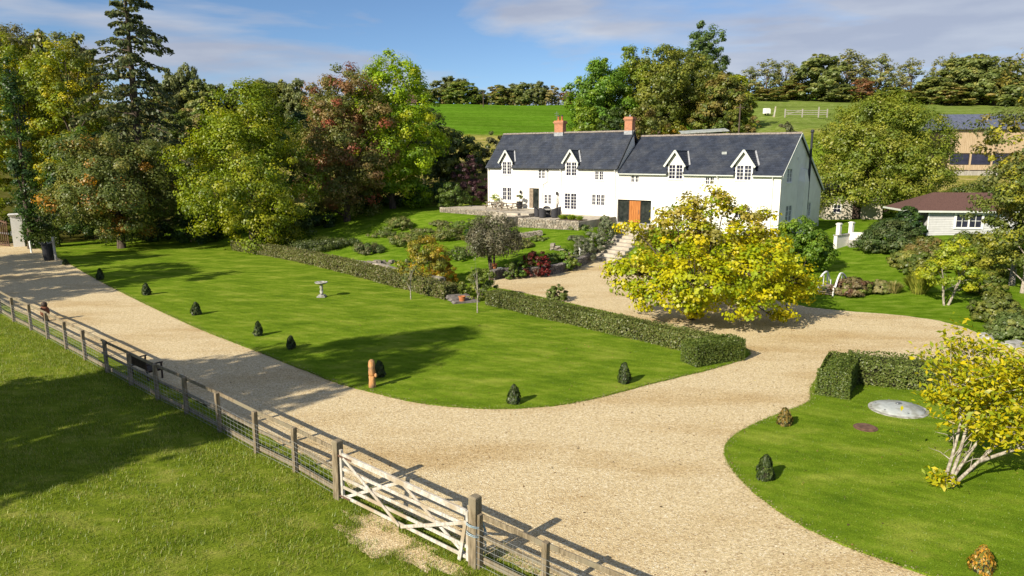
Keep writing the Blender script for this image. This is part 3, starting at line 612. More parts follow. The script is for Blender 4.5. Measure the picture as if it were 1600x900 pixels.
def stray_gravel():
    rng = np.random.default_rng(23); P = []
    for poly in (LAWN, ISLAND):
        for _ in range(1): x, y = edge_pts(poly)(rng, 9000); P.append(np.stack([x, y], 1) + rng.normal(0, .09, (len(x), 2)))
    P = np.concatenate(P); n = len(P); col = pick(rng, [((.26, .20, .11), 3), ((.30, .24, .15), 2), ((.15, .11, .06), 2)], n) * rng.uniform(.8, 1.2, (n, 1))
    o = bpy.data.objects.new('stray_gravel', leaf_mesh('stray_gravel', np.column_stack([P, np.full(n, .062)]), np.array([0, 0, 1.0]) + rng.normal(size=(n, 3)) * .3, rng.uniform(.02, .05, n), col, rng, w=.5)); link(o); tag(o, 'loose stones spilled on to the lawn edges', 'gravel', kind='stuff')
stray_gravel()
#@@PART2

# ------------------------------------------------------------------ the house
ZF = 2.4
house = empty('farmhouse', (HA[0], HA[1], ZF), HROT, 'long white rendered farmhouse with slate roof, four gabled dormers and two brick chimneys', 'house')
L1, L2 = 15.95, 15.2
EL, ER, RL, RR = 7.63 - ZF, 7.14 - ZF, 10.96 - ZF, 10.50 - ZF
WL, WR, DL, DR, BER = 2.95, 4.35, 5.9, 12.6, 5.64 - ZF
BOT = -0.9

def wall_panel(name, a, b, z0, z1, holes, y, depth, mat, parent, flip=1, axis='x'):
    """flat wall with real openings and reveals; along local x (axis 'x', facing -y) or along local y (axis 'y', facing +x)"""
    us = sorted(set([a, b] + [v for h in holes for v in h[:2]])); zs = sorted(set([z0, z1] + [v for h in holes for v in h[2:4]]))
    mb = MB()
    def pt(u, z, k): return (u, y + k, z) if axis == 'x' else (y - k, u, z)
    for i in range(len(us) - 1):
        for j in range(len(zs) - 1):
            um, zm = (us[i] + us[i + 1]) / 2, (zs[j] + zs[j + 1]) / 2
            if any(h[0] < um < h[1] and h[2] < zm < h[3] for h in holes): continue
            mb.add([pt(us[i], zs[j], 0), pt(us[i + 1], zs[j], 0), pt(us[i + 1], zs[j + 1], 0), pt(us[i], zs[j + 1], 0)], [(0, 1, 2, 3)])
    for h in holes:
        q = [(h[0], h[2]), (h[1], h[2]), (h[1], h[3]), (h[0], h[3])]
        for k in range(4):
            (u0, v0), (u1, v1) = q[k], q[(k + 1) % 4]
            mb.add([pt(u0, v0, 0), pt(u0, v0, depth), pt(u1, v1, depth), pt(u1, v1, 0)], [(0, 1, 2, 3)])
    return mb.build(name, mat, parent)

def window(parent, a, b, z0, z1, y=0.0, lights=2, rows=3, cols=2, axis='x', name='window', sill=True, recess=0.07):
    """casement window: frame, glazing bars, glass and sill, set back in its opening"""
    def bx(mb, u0, u1, k0, k1, q0, q1):
        if axis == 'x': mb.box(u0, u1, y + k0, y + k1, q0, q1)
        else: mb.box(y - k1, y - k0, u0, u1, q0, q1)
    f = MB(); e = 0.075; r = recess
    bx(f, a - .005, a + e, r - .05, r + .03, z0, z1); bx(f, b - e, b + .005, r - .05, r + .03, z0, z1)
    bx(f, a + e, b - e, r - .05, r + .03, z0, z0 + e); bx(f, a + e, b - e, r - .05, r + .03, z1 - e, z1)
    lw = (b - a) / lights
    for i in range(1, lights): bx(f, a + i * lw - .06, a + i * lw + .06, r - .048, r + .03, z0 + e, z1 - e)
    root = f.build(name, 'paint_white', parent)
    g = MB()
    for i in range(lights):
        u0 = a + i * lw + (.07 if i else e); u1 = a + (i + 1) * lw - (.07 if i < lights - 1 else e)
        for c in range(1, cols):
            u = u0 + (u1 - u0) * c / cols; bx(g, u - .016, u + .016, r - .012, r + .02, z0 + e, z1 - e)
        for k in range(1, rows):
            z = z0 + e + (z1 - z0 - 2 * e) * k / rows; bx(g, u0, u1, r - .014, r + .02, z - .016, z + .016)
    g.build('glazing_bars', 'paint_white', root)
    p = MB(); bx(p, a, b, r + .022, r + .028, z0, z1); p.build('pane', 'glass', root)
    if sill:
        s = MB(); bx(s, a - .08, b + .08, -.07, r - .04, z0 - .07, z0 - .004); s.build('sill', 'paint_white', root)
    return root

def Z(v): return v - ZF
front_w = {  # openings measured on the facade: t0, t1, z0, z1
    'g1': (-13.95, -12.70, Z(4.0), Z(5.43)), 'door': (-10.35, -9.1, Z(3.34), Z(5.40)), 'u1': (-9.25, -8.35, Z(6.35), Z(7.42)), 'g2': (-8.5, -7.5, Z(3.8), Z(4.85)),
    'fr': (-6.0, -4.5, Z(3.40), Z(5.06)), 'u2': (-2.52, -1.5, Z(6.36), Z(7.25)), 'g3': (-2.8, -1.27, Z(3.92), Z(5.05)),
    'd1': (-13.95, -12.70, Z(6.74), EL - .001), 'd2': (-5.85, -4.55, Z(6.70), EL - .001)}
front_r = {'ent': (0.10, 3.62, 0.05, Z(4.62)), 'r1': (1.40, 2.30, Z(6.22), Z(6.93)), 'r2': (8.68, 9.55, Z(6.2), Z(6.93)), 'gw1': (11.45, 12.85, Z(3.4), Z(4.42)), 'gw2': (6.4, 7.7, Z(3.4), Z(4.42)),
           'd3': (5.20, 6.60, Z(6.60), ER - .001), 'd4': (11.40, 12.75, Z(6.62), ER - .001)}
wall_panel('wall', -L1, -0.0, BOT, EL, list(front_w.values()), 0, 0.22, 'render_white', house)
wall_panel('wall', 0.0, L2, BOT, ER, list(front_r.values()), 0.02, 0.22, 'render_white', house)
for k, (li, ro, co) in {'g1': (2, 3, 2), 'u1': (2, 3, 2), 'g2': (2, 3, 2), 'u2': (2, 3, 2), 'g3': (3, 3, 2)}.items():
    window(house, *front_w[k], lights=li, rows=ro, cols=co)
window(house, *front_w['fr'], lights=2, rows=5, cols=2, name='french_window', sill=False)
for k in ('r1', 'r2'): window(house, *front_r[k], y=.02, lights=2, rows=2, cols=2)
for k in ('gw1', 'gw2'): window(house, *front_r[k], y=.02, lights=2, rows=3, cols=2)
# open terrace door: timber leaf folded to one side, dark glass in the rest
a, b, z0, z1 = front_w['door']
d = MB(); d.box(a, a + .42, 0.10, 0.20, z0, z1 - .06); o = d.build('terrace_door', 'bench_wood', house)
MB().box(a + .42, b - .1, .14, .17, z0, z1 - .06).build('pane', 'dark_glass', o)
MB().box(b - .1, b, .08, .2, z0, z1).box(a, b - .1, .08, .2, z1 - .06, z1).build('frame', 'dark_wood', o)
# entrance: recess with oak door between tall dark lights
a, b, z0, z1 = front_r['ent']
dr = MB()
for k in range(5): dr.box(1.27 + k * .232, 1.27 + (k + 1) * .232 - .012, .20 + .004 * (k % 2), .27, z0 + .02, z1 - .05)
door = dr.build('front_door', 'oak', house, bevel=.006)
MB().tube([(2.28, .14, z0 + .85), (2.28, .14, z0 + 1.25)], .014).tube([(2.28, .14, z0 + .9), (2.28, .2, z0 + .9)], .01).tube([(2.28, .14, z0 + 1.2), (2.28, .2, z0 + 1.2)], .01).build('handle', 'metal_grey', door)
MB().box(1.22, 2.47, .262, .275, z0, z1).box(1.19, 1.262, .19, .29, z0, z1).box(2.435, 2.5, .19, .29, z0, z1).box(a, b, .19, .29, z1 - .045, z1 - .003).box(a, a + .06, .19, .29, z0, z1 - .05).box(b - .06, b, .19, .29, z0, z1 - .05).build('frame', 'dark_wood', door)
for u0, u1 in ((a + .06, 1.19), (2.5, b - .06)): MB().box(u0, u1, .235, .25, z0, z1 - .045).build('side_light', 'dark_glass', door)
MB().box(a - .05, b + .05, -.35, .3, -.12, z0 - .004).build('doorstep', 'grey_stone', house)

# end walls, back walls
def polywall(name, pts, mat='render_white'): return MB().add(pts, [tuple(range(len(pts)))]).build(name, mat, house)
polywall('wall', [(-L1, 0, BOT), (-L1, 0, EL), (-L1, WL, RL - .05), (-L1, DL, EL), (-L1, DL, BOT)])
polywall('wall', [(-L1, DL, BOT), (-L1, DL, EL), (0, DL, EL), (0, DL, BOT)])
polywall('wall', [(0.0, DL, BOT), (0.0, WL, RL - .05), (0, 0, EL), (0, 0, BOT)])
gh = [(1.55, 3.0, Z(6.45), Z(7.65)), (1.85, 3.6, Z(3.1), Z(4.55)), (6.9, 8.1, Z(6.45), Z(7.6)), (8.0, 9.5, Z(3.15), Z(4.5))]
wall_panel('wall', 0.02, DR, BOT, BER - .02, [h for h in gh if h[3] < BER - .02], L2, 0.2, 'render_white', house, axis='y')
def gtop(y): return ER + (RR - ER) * (y) / WR if y <= WR else RR + (BER - RR) * (y - WR) / (DR - WR)
ys = sorted(set([0.02, WR, DR] + [v for h in (gh[0], gh[2]) for v in h[:2]])); mb = MB()
for i in range(len(ys) - 1):
    u, v = ys[i], ys[i + 1]; hh = [h for h in (gh[0], gh[2]) if h[0] < (u + v) / 2 < h[1]]
    zz = [BER - .02]
    if hh:
        mb.add([(L2, u, BER - .02), (L2, v, BER - .02), (L2, v, hh[0][2]), (L2, u, hh[0][2])], [(0, 1, 2, 3)]); mb.add([(L2, u, hh[0][3]), (L2, v, hh[0][3]), (L2, v, gtop(v) - .06), (L2, u, gtop(u) - .06)], [(0, 1, 2, 3)])
        h = hh[0]
        for (p, q) in (((h[0], h[2]), (h[1], h[2])), ((h[1], h[2]), (h[1], h[3])), ((h[1], h[3]), (h[0], h[3])), ((h[0], h[3]), (h[0], h[2]))):
            mb.add([(L2, p[0], p[1]), (L2 - .2, p[0], p[1]), (L2 - .2, q[0], q[1]), (L2, q[0], q[1])], [(0, 1, 2, 3)])
    else: mb.add([(L2, u, BER - .02), (L2, v, BER - .02), (L2, v, gtop(v) - .06), (L2, u, gtop(u) - .06)], [(0, 1, 2, 3)])
mb.build('gable_wall', 'render_white', house)
for h in gh: window(house, *h, y=L2, lights=2, rows=3, cols=2, axis='y')
polywall('wall', [(0, DR, BOT), (0, DR, BER), (L2, DR, BER), (L2, DR, BOT)])
polywall('wall', [(0.01, DR, BOT), (0.01, DR, BER), (0.01, WR, RR - .06), (0.01, 0.3, ER), (0.01, .3, BOT)])

# roofs: boarding, then slates laid in courses
def roof_slope(name, x0, x1, e, r, cut=None, slates=True, seed=1):
    """e, r: (y, z) of eave and ridge"""
    up = Vector((0, r[0] - e[0], r[1] - e[1])); L = up.length; up /= L; nrm = Vector((0, -up.z, up.y)) if up.y > 0 else Vector((0, up.z, -up.y))
    if nrm.z < 0: nrm = -nrm
    b = MB(); cs = .95
    def slabp(xa, xb, s0, s1):
        q = [Vector((xa, e[0], e[1])) + up * s0, Vector((xb, e[0], e[1])) + up * s0, Vector((xb, e[0], e[1])) + up * s1, Vector((xa, e[0], e[1])) + up * s1]
        b.add([p for p in q] + [p - nrm * .12 for p in q], [(0, 1, 2, 3), (7, 6, 5, 4), (0, 4, 5, 1), (1, 5, 6, 2), (2, 6, 7, 3), (3, 7, 4, 0)])
    if cut:
        xa = x0
        for c in sorted(cut): slabp(xa, c[0] - .74, 0, cs); xa = c[0] + .74
        slabp(xa, x1, 0, cs); slabp(x0, x1, cs, L)
    else: slabp(x0, x1, 0, L)
    o = b.build(name, 'slate_base', house)
    if not slates: return o
    rng = random.Random(seed); m = MB(); gx, gy = 0.30, 0.235; n = int(L / gy) + 1
    for j in range(n):
        off = (j % 2) * gx / 2; x = x0 - off
        while x < x1:
            a_, b_ = max(x, x0), min(x + gx - .008, x1); x += gx
            if b_ - a_ < .03: continue
            s0 = j * gy - .03; s1 = min(s0 + gy + .07, L); xm = (a_ + b_) / 2
            mid = Vector((xm, e[0], e[1])) + up * (s0 + .1)
            if cut and any(abs(xm - c[0]) < (c[1] if s0 < c[3] else max(0, c[1] - (s0 - c[3]) * c[2])) for c in cut): continue
            lift = .030 + rng.uniform(-.004, .005); g = rng.uniform(.84, 1.16); tn = rng.uniform(.97, 1.03)
            if rng.random() < .04: g *= 1.25
            c = (g * tn, g, g / tn) if True else None
            P0 = Vector((a_, e[0], e[1])); P1 = Vector((b_, e[0], e[1]))
            m.add([P0 + up * s0 + nrm * lift, P1 + up * s0 + nrm * lift, P1 + up * s1 + nrm * .010, P0 + up * s1 + nrm * .010, P0 + up * s0 + nrm * .003, P1 + up * s0 + nrm * .003], [(0, 1, 2, 3), (4, 5, 1, 0), (4, 0, 3), (5, 2, 1)], c)
    m.build('slates', 'slate', o, kind='stuff')
    return o
OV = 0.22
def eave(w, rw, e, r):     # extend the slope below the wall head
    k = (r - e) / rw; return (-OV, e - OV * k + .10), (rw, r + .10)
kL = (RL - EL) / WL; kR = (RR - ER) / WR
eL, rL = eave(0, WL, EL, RL); eR, rR = eave(0, WR, ER, RR)
dorm = {'d1': (-13.33, EL, kL), 'd2': (-5.20, EL, kL), 'd3': (5.90, ER, kR), 'd4': (12.08, ER, kR)}
roof_slope('roof', -L1 - .15, 0.12, eL, rL, [(-13.33, .80, .45, .85), (-5.20, .80, .45, .85)], seed=1)
roof_slope('roof', 0.125, L2 + .18, eR, rR, [(5.9, .80, .42, 1.25), (12.08, .80, .42, 1.25)], seed=2)
roof_slope('roof', -L1 - .15, 0.12, (DL + OV, EL - OV * kL + .1), rL, slates=False)
kB = (RR - BER) / (DR - WR)
roof_slope('roof', 0.125, L2 + .18, (DR + .3, BER - .3 * kB + .1), rR, slates=False)
for (x0, x1, y, z) in ((-L1 - .15, .12, WL, rL[1]), (.125, L2 + .18, WR, rR[1])):
    rt = MB(); x = x0; rng = random.Random(9)
    while x < x1 - .05:
        xe = min(x + .45, x1); h = rng.uniform(-.008, .008); rt.add([(x, y - .16, z - .06 + h), (x, y, z + .10 + h), (x, y + .16, z - .06 + h), (xe - .012, y - .16, z - .06 + h), (xe - .012, y, z + .10 + h), (xe - .012, y + .16, z - .06 + h)], [(0, 1, 4, 3), (1, 2, 5, 4), (0, 2, 1), (3, 4, 5), (0, 3, 5, 2)]); x = xe
    rt.build('ridge_tiles', 'ridge_tile', house)
# verge boards of the gable, lead strip where the roofs step
vb = MB()
vb.bar((L2 + .20, eR[0], eR[1] - .10), (L2 + .20, WR, rR[1] - .09), .04, .20, up=(0, 0, 1)); vb.bar((L2 + .20, WR, rR[1] - .09), (L2 + .20, DR + .3, BER - .3 * kB), .04, .20, up=(0, 0, 1))
vb.build('verge_board', 'dormer_paint', house)
MB().bar((.09, eL[0], eL[1] + .02), (.09, WL, rL[1] + .02), .10, .09).build('verge_tiles', 'slate_base', house)
# gutters and downpipes
for xa, xb, e_, mt in ((-L1 - .1, -14.1, eL, 'slate_base'), (-12.56, -5.98, eL, 'slate_base'), (-4.42, .06, eL, 'slate_base'), (.14, 5.12, eR, 'dormer_paint'), (6.68, 11.3, eR, 'dormer_paint'), (12.86, L2 + .12, eR, 'dormer_paint')):
    MB().tube([(xa, -OV - .05, e_[1] - .06), (xb, -OV - .05, e_[1] - .06)], .055, 6).build('gutter', mt, house)
def pipe(pts): MB().tube(pts, .042, 6).build('downpipe', 'paint_white', house)
for x, e in ((-15.75, eL), (-6.38, eL), (-.18, eL), (9.85, eR), (14.55, eR)): pipe([(x, -OV - .04, e[1] - .08), (x, -.06, e[1] - .42), (x, -.06, .2)])
pipe([(-8.05, -OV - .04, eL[1] - .08), (-8.05, -.06, eL[1] - .4), (-8.05, -.06, Z(6.1)), (-8.55, -.06, Z(5.85)), (-8.62, -.06, Z(5.2)), (-8.72, -.06, Z(3.6))])
MB().box(-8.2, -7.95, -.32, -.06, eL[1] - .25, eL[1] + .02).build('hopper_head', 'slate_base', house)

def dormer(key, win, x0y):
    cx, e, k = dorm[key]; a, b, z0, _ = win; yf = x0y
    hw, zr, ze, zt = (.88, e + 1.62, e + .38, e + .50) if e == EL else (.95, e + 2.0, e + .66, e + .80)                                  # ridge, eave and window head heights
    kk = (zr - ze) / hw
    # front: wall above the eaves with the window opening, pointed
    wm = MB(); A, B = a, b; l, r_ = cx - .74, cx + .74
    base = e - .02; hd = zt
    zt_l = lambda x: zr - .10 - abs(x - cx) * kk
    for (u, v) in ((l, A), (B, r_)): wm.add([(u, yf, base), (v, yf, base), (v, yf, zt_l(v)), (u, yf, zt_l(u))], [(0, 1, 2, 3)])
    wm.add([(A, yf, hd), (B, yf, hd), (B, yf, zt_l(B)), (cx, yf, zt_l(cx)), (A, yf, zt_l(A))], [(0, 1, 2, 3, 4)])
    wm.add([(A, yf, hd), (A, yf + .2, hd), (B, yf + .2, hd), (B, yf, hd)], [(0, 1, 2, 3)])
    for u in (A, B): wm.add([(u, yf, base), (u, yf + .2, base), (u, yf + .2, hd), (u, yf, hd)], [(0, 1, 2, 3)])
    back = lambda z: (z - (e + .10)) / k                                                  # where height z meets the main slope
    for u in (l, r_): wm.add([(u, yf, base), (u, yf, zt_l(u)), (u, back(zt_l(u)), zt_l(u))], [(0, 1, 2)])
    dm = wm.build('dormer', 'render_white', house)
    # little roof
    rm = MB()
    for sgn in (-1, 1):
        p = [Vector((cx + sgn * hw, -OV - .04, ze)), Vector((cx, -OV - .04, zr)), Vector((cx, back(zr) + .02, zr)), Vector((cx + sgn * hw, max(back(ze), 0) + .05, ze))]
        up = Vector((0, 0, .07)); rm.add(p + [q - up for q in p], [(0, 1, 2, 3), (7, 6, 5, 4), (0, 4, 5, 1), (2, 6, 7, 3), (3, 7, 4, 0)])
    rr_ = rm.build('dormer_roof', 'slate_base', dm)
    sl = MB(); rng = random.Random(int(cx * 10)); 
    for sgn in (-1, 1):
        upv = Vector((-sgn * hw, 0, zr - ze)); LL = upv.length; upv /= LL; nn = Vector((sgn * (zr - ze), 0, hw)).normalized(); rows = int(LL / .2) + 1
        for j in range(rows):
            s0 = j * .2; s1 = min(s0 + .25, LL); y0 = -OV - .05; zc = ze + upv.z * s0; yend = back(zc + .12) + .02
            y = y0 - (j % 2) * .15
            while y < yend:
                ya, yb = max(y, y0), min(y + .29, yend); y += .3
                if yb - ya < .03: continue
                P = lambda yy, s_, l_: Vector((cx + sgn * hw, yy, ze)) + upv * s_ + nn * l_
                gcol = rng.uniform(.75, 1.25); sl.add([P(ya, s0, .026), P(yb, s0, .026), P(yb, s1, .008), P(ya, s1, .008)], [(0, 1, 2, 3)], (gcol, gcol, gcol))
    sl.build('slates', 'slate', dm, kind='stuff')
    bb = MB()
    for sgn in (-1, 1): bb.bar((cx + sgn * (hw + .06), -OV - .075, ze - .07), (cx + sgn * .0, -OV - .075 - .003 * sgn, zr - .0), .05, .17, up=(0, 0, 1))
    bb.build('barge_board', 'dormer_paint', dm)
    lp = MB()
    for sgn in (-1, 1): lp.bar((cx + sgn * (hw + .05), max(back(ze), 0) + .02, ze + .10), (cx + sgn * .12, back(zr - .16), zr - .02), .14, .035, up=(0, -k, 1))
    lp.bar((cx, -OV - .05, zr + .03), (cx, back(zr), zr + .03), .14, .05); lp.build('flashing', 'lead', dm)
    window(dm, A, B, z0, zt, y=yf, lights=2, rows=4, cols=2, recess=.06)
    return dm
dormer('d1', front_w['d1'], 0.0); dormer('d2', front_w['d2'], 0.0); dormer('d3', front_r['d3'], 0.02); dormer('d4', front_r['d4'], 0.02)

def chimney(x, y, zb, w, dpt, h, pots, lead=True):
    c = MB(); c.box(x - w / 2, x + w / 2, y - dpt / 2, y + dpt / 2, zb - 1.0, zb + h * .72)
    c.box(x - w / 2 - .06, x + w / 2 + .06, y - dpt / 2 - .06, y + dpt / 2 + .06, zb + h * .72, zb + h * .80); c.box(x - w / 2 - .11, x + w / 2 + .11, y - dpt / 2 - .11, y + dpt / 2 + .11, zb + h * .80, zb + h * .9); c.box(x - w / 2 - .04, x + w / 2 + .04, y - dpt / 2 - .04, y + dpt / 2 + .04, zb + h * .9, zb + h)
    o = c.build('chimney', 'brick', house)
    for px_, py_ in pots: MB().lathe([(.13, 0), (.115, .06), (.10, .32), (.125, .34), (.125, .40)], 10, (x + px_, y + py_, zb + h)).build('chimney_pot', 'terracotta', o, smooth=True)
    for px_, py_ in pots[:2]: MB().lathe([(.09, .4), (.09, .5), (.12, .5), (.10, .56)], 8, (x + px_, y + py_, zb + h)).build('cowl', 'black_plastic', o)
    MB().box(x - w / 2 - .03, x + w / 2 + .03, y - dpt / 2 - .03, y + dpt / 2 + .03, zb - .6, zb - .02).build('flashing', 'lead', o)
    return o
chimney(-8.55, WL, rL[1] + .05, 1.05, .62, 1.18, [(-.22, 0), (.22, 0)])
ch2 = chimney(-.42, WL, rL[1] + .05, .82, .62, 1.30, [])
MB().tube([(-.42, WL, rL[1] + 1.3), (-.42, WL, rL[1] + 1.55)], .07, 8).build('vent_cap', 'lead', ch2)
MB().tube([(-9.0, WL, rL[1]), (-9.0, WL, rL[1] + 2.2)], .015, 5).bar((-9.3, WL, rL[1] + 2.0), (-8.75, WL, rL[1] + 2.0), .02, .02).bar((-9.25, WL, rL[1] + 1.8), (-8.8, WL, rL[1] + 1.8), .02, .02).build('aerial', 'metal_grey', house)
# gable: rendered chimney breast and metal flue
cb = MB(); cb.add([(L2 + .0, 4.9, BOT), (L2 + .5, 5.0, BOT), (L2 + .5, 6.4, BOT), (L2, 6.5, BOT), (L2, 4.9, Z(6.6)), (L2 + .5, 5.0, Z(6.4)), (L2 + .5, 6.4, Z(6.4)), (L2, 6.5, Z(6.6)), (L2, 5.3, Z(7.6)), (L2 + .35, 5.4, Z(7.5)), (L2 + .35, 6.1, Z(7.5)), (L2, 6.1, Z(7.6))],
    [(0, 1, 5, 4), (1, 2, 6, 5), (2, 3, 7, 6), (4, 5, 9, 8), (5, 6, 10, 9), (6, 7, 11, 10), (8, 9, 10, 11)]); cb.build('chimney_breast', 'render_white', house)
MB().tube([(L2 + .36, 6.75, Z(4.0)), (L2 + .36, 6.75, Z(10.7))], .10, 10).lathe([(.14, 0), (.17, .05), (.14, .22), (.05, .26)], 10, (L2 + .36, 6.75, Z(10.7))).box(L2, L2 + .36, 6.72, 6.78, Z(6.9), Z(6.95)).box(L2, L2 + .36, 6.72, 6.78, Z(4.6), Z(4.65)).build('flue', 'slate_base', house, smooth=False)
MB().box(L2, L2 + .12, 4.1, 4.2, Z(8.3), Z(8.6)).build('floodlight', 'paint_white', house)
MB().box(9.3, 9.75, 2.0, 2.2, ER + kR * 2.0 + .12, ER + kR * 2.2 + .2).build('roof_vent', 'concrete_white', house)
for x in (-11.35, -6.75): 
    lm = MB(); lm.box(x - .03, x + .03, -.2, 0, Z(5.05), Z(5.1)); lm.lathe([(.05, 0), (.10, .05), (.11, .28), (.03, .36)], 6, (x, -.22, Z(4.80))); lm.build('wall_lantern', 'black_plastic', house)
# bare climber on the wall beside the french window
cl = MB(); rng = random.Random(3)
for k in range(5):
    p = [(-6.85 + rng.uniform(-.1, .1), -.04, Z(3.2))]
    for i in range(6): p.append((p[-1][0] + rng.uniform(-.09, .09), -.04 - rng.uniform(0, .02), p[-1][2] + .28))
    cl.tube(p, [.02, .018, .016, .014, .011, .008, .005], 5)
cl.build('climber_stem', 'bark', house)

# ------------------------------------------------------------------ garden walls, terraces and steps
def HP(t, w, z): x, y = from_house(t, w); return (x, y, z)
def stone_wall(name, label, path, zb, h, th, sx=0.27, sz=0.125, mat='stone', core='soil', seed=1, cap=True, group=None, follow=True):
    """rubble wall: core plus stones in courses on both faces and a coping; path in world xy; zb base height or function"""
    rng = random.Random(seed); pts = [Vector((p[0], p[1])) for p in path]
    zf = zb if callable(zb) else (lambda x, y: zb)
    c0 = pts[0]; root = empty(name, (c0.x, c0.y, zf(c0.x, c0.y)), 0, label, 'wall', group)
    off = Vector((c0.x, c0.y, zf(c0.x, c0.y))); co = MB(); m = MB(); cp = MB()
    for i in range(len(pts) - 1):
        a, b = pts[i], pts[i + 1]; d = b - a; L = d.length; d.normalize(); n = Vector((-d.y, d.x)); rz = math.atan2(d.y, d.x)
        za, zb_ = zf(a.x, a.y), zf(b.x, b.y)
        co.bar(Vector((a.x, a.y, za + h / 2 - .05)) - off, Vector((b.x, b.y, zb_ + h / 2 - .05)) - off, th - .14, h + .02)
        rows = max(1, int(h / sz))
        for j in range(rows):
            s = rng.uniform(-.1, 0)
            while s < L:
                l = sx * rng.uniform(.6, 1.5); e = min(s + l, L + .05); mid = max(s, 0) * .5 + e * .5
                if e - max(s, 0) > .06:
                    f = mid / L; z = za * (1 - f) + zb_ * f + (j + .5) * h / rows; p = a + d * mid
                    for sd in (-1, 1):
                        q = p + n * sd * (th / 2 - .06); g = rng.uniform(.7, 1.25); w_ = rng.uniform(.97, 1.05)
                        m.stone(q.x - off.x, q.y - off.y, z - off.z, e - max(s, 0) - .015, .15 * rng.uniform(.8, 1.2), h / rows - .012, rng, rz, (g * w_, g, g / w_))
                s = e
        if cap:
            s = 0
            while s < L:
                l = rng.uniform(.3, .6); e = min(s + l, L); p = a + d * (s + e) / 2; f = (s + e) / 2 / L; g = rng.uniform(.8, 1.25)
                cp.stone(p.x - off.x, p.y - off.y, za * (1 - f) + zb_ * f + h + .03 - off.z, e - s - .01, th + .06, .07, rng, rz, (g, g, g)); s = e
    co.build('core', core, root); m.build('stonework', mat, root, kind='stuff')
    if cap: cp.build('coping', mat, root, kind='stuff')
    return root
def slab(name, tw, z0, z1, mat='paving'):
    m = MB(); q = [from_house(*p) for p in tw]; n = len(q)
    m.add([(x, y, z0) for x, y in q] + [(x, y, z1) for x, y in q], [tuple(range(n - 1, -1, -1)), tuple(range(n, 2 * n))] + [(i, (i + 1) % n, n + (i + 1) % n, n + i) for i in range(n)])
    o = m.build(name, mat); o['kind'] = 'structure'; return o
slab('upper_terrace', [(-18.4, -4.6), (-6.3, -5.6), (-6.3, -.02), (-18.4, -.02)], 1.6, 3.28)
slab('lower_terrace', [(-6.28, -7.0), (0.0, -6.6), (0.0, -.03), (-6.28, -.03)], 1.5, 2.95)
hw = lambda pts: [from_house(*p) for p in pts]
stone_wall('terrace_wall', 'pale stone retaining wall below the dining terrace', hw([(-6.3, -7.15), (0.1, -6.75)]), 2.1, .85, .32, seed=2)
stone_wall('terrace_wall', 'low stone wall edging the raised picnic terrace', hw([(-18.5, -4.8), (-10.2, -5.45)]), 2.5, .78, .32, seed=3)
stone_wall('terrace_wall', 'short stone wall end between picnic terrace steps and dining terrace', hw([(-7.1, -8.2), (-6.35, -5.6)]), 2.1, .98, .32, seed=4)
def steps(name, label, t0, t1, w0, w1, z0, z1, n, mat, skew=0.0):
    x, y = from_house((t0 + t1) / 2, w0); root = empty(name, (x, y, z0), HROT, label, 'steps')
    ht = (z1 - z0) / n; dw = (w1 - w0) / n; rng = random.Random(8)
    for i in range(n):
        j = rng.uniform(-.04, .04); s = skew * i / n
        MB().box(-(t1 - t0) / 2 + j + s, (t1 - t0) / 2 + j + s, i * dw, (i + 1) * dw + .35, -.3 if i == 0 else (i - 1) * ht + .02, (i + 1) * ht).build('step', mat, root, bevel=.02)
    return root
steps('entrance_steps', 'flight of broad stone steps climbing to the oak front door', 2.3, 5.0, -8.5, -.9, 0.01, 2.38, 10, 'paving', skew=-.75)
steps('terrace_steps', 'stone steps leading up to the picnic terrace', -10.0, -7.3, -7.6, -5.55, 2.3, 3.28, 5, 'paving')
# dark dry-stone wall round the courtyard
wallpath = catmull([(*G(*q), 0) for q in [(768, 438), (785, 433), (820, 432), (860, 429), (900, 418), (922, 407)]], 3)
stone_wall('courtyard_wall', 'curving dry-stone wall of dark flat stones around the gravel courtyard', [(p.x, p.y) for p in wallpath], 0.0, .62, .45, sx=.42, sz=.085, mat='dark_stone', core='soil', seed=5)
stone_wall('garden_wall', 'pale weathered stone wall behind the long clipped hedge', [G(*q, .55) for q in [(548, 411), (590, 417), (640, 430), (692, 440)]], 0.0, .75, .45, sx=.4, sz=.2, seed=6)
stone_wall('garden_wall', 'ruined low rubble wall cutting across the sloping garden', [G(*q, 1.0) for q in [(745, 388), (790, 385), (846, 383)]], lambda x, y: gz(x, y) - .1, .5, .4, seed=7)
stone_wall('garden_wall', 'stone wall stub supporting the bed beside the entrance steps', [G(*q, .9) for q in [(860, 398), (884, 399), (906, 402)]], lambda x, y: gz(x, y) - .15, .7, .4, seed=8)
x, y = G(590, 400, .8)
rb = MB(); rng = random.Random(12)
for k in range(26): rb.stone(rng.gauss(0, .8), rng.gauss(0, .4), .12 + rng.uniform(0, .25), rng.uniform(.25, .5), rng.uniform(.2, .4), rng.uniform(.15, .25), rng, rng.uniform(0, 3), (rng.uniform(.5, .9),) * 3)
tag(rb.build('rubble_heap', 'stone', loc=(x, y, gz(x, y) - .05)), 'heap of loose stones at the corner of the garden wall', 'stones', kind='stuff')

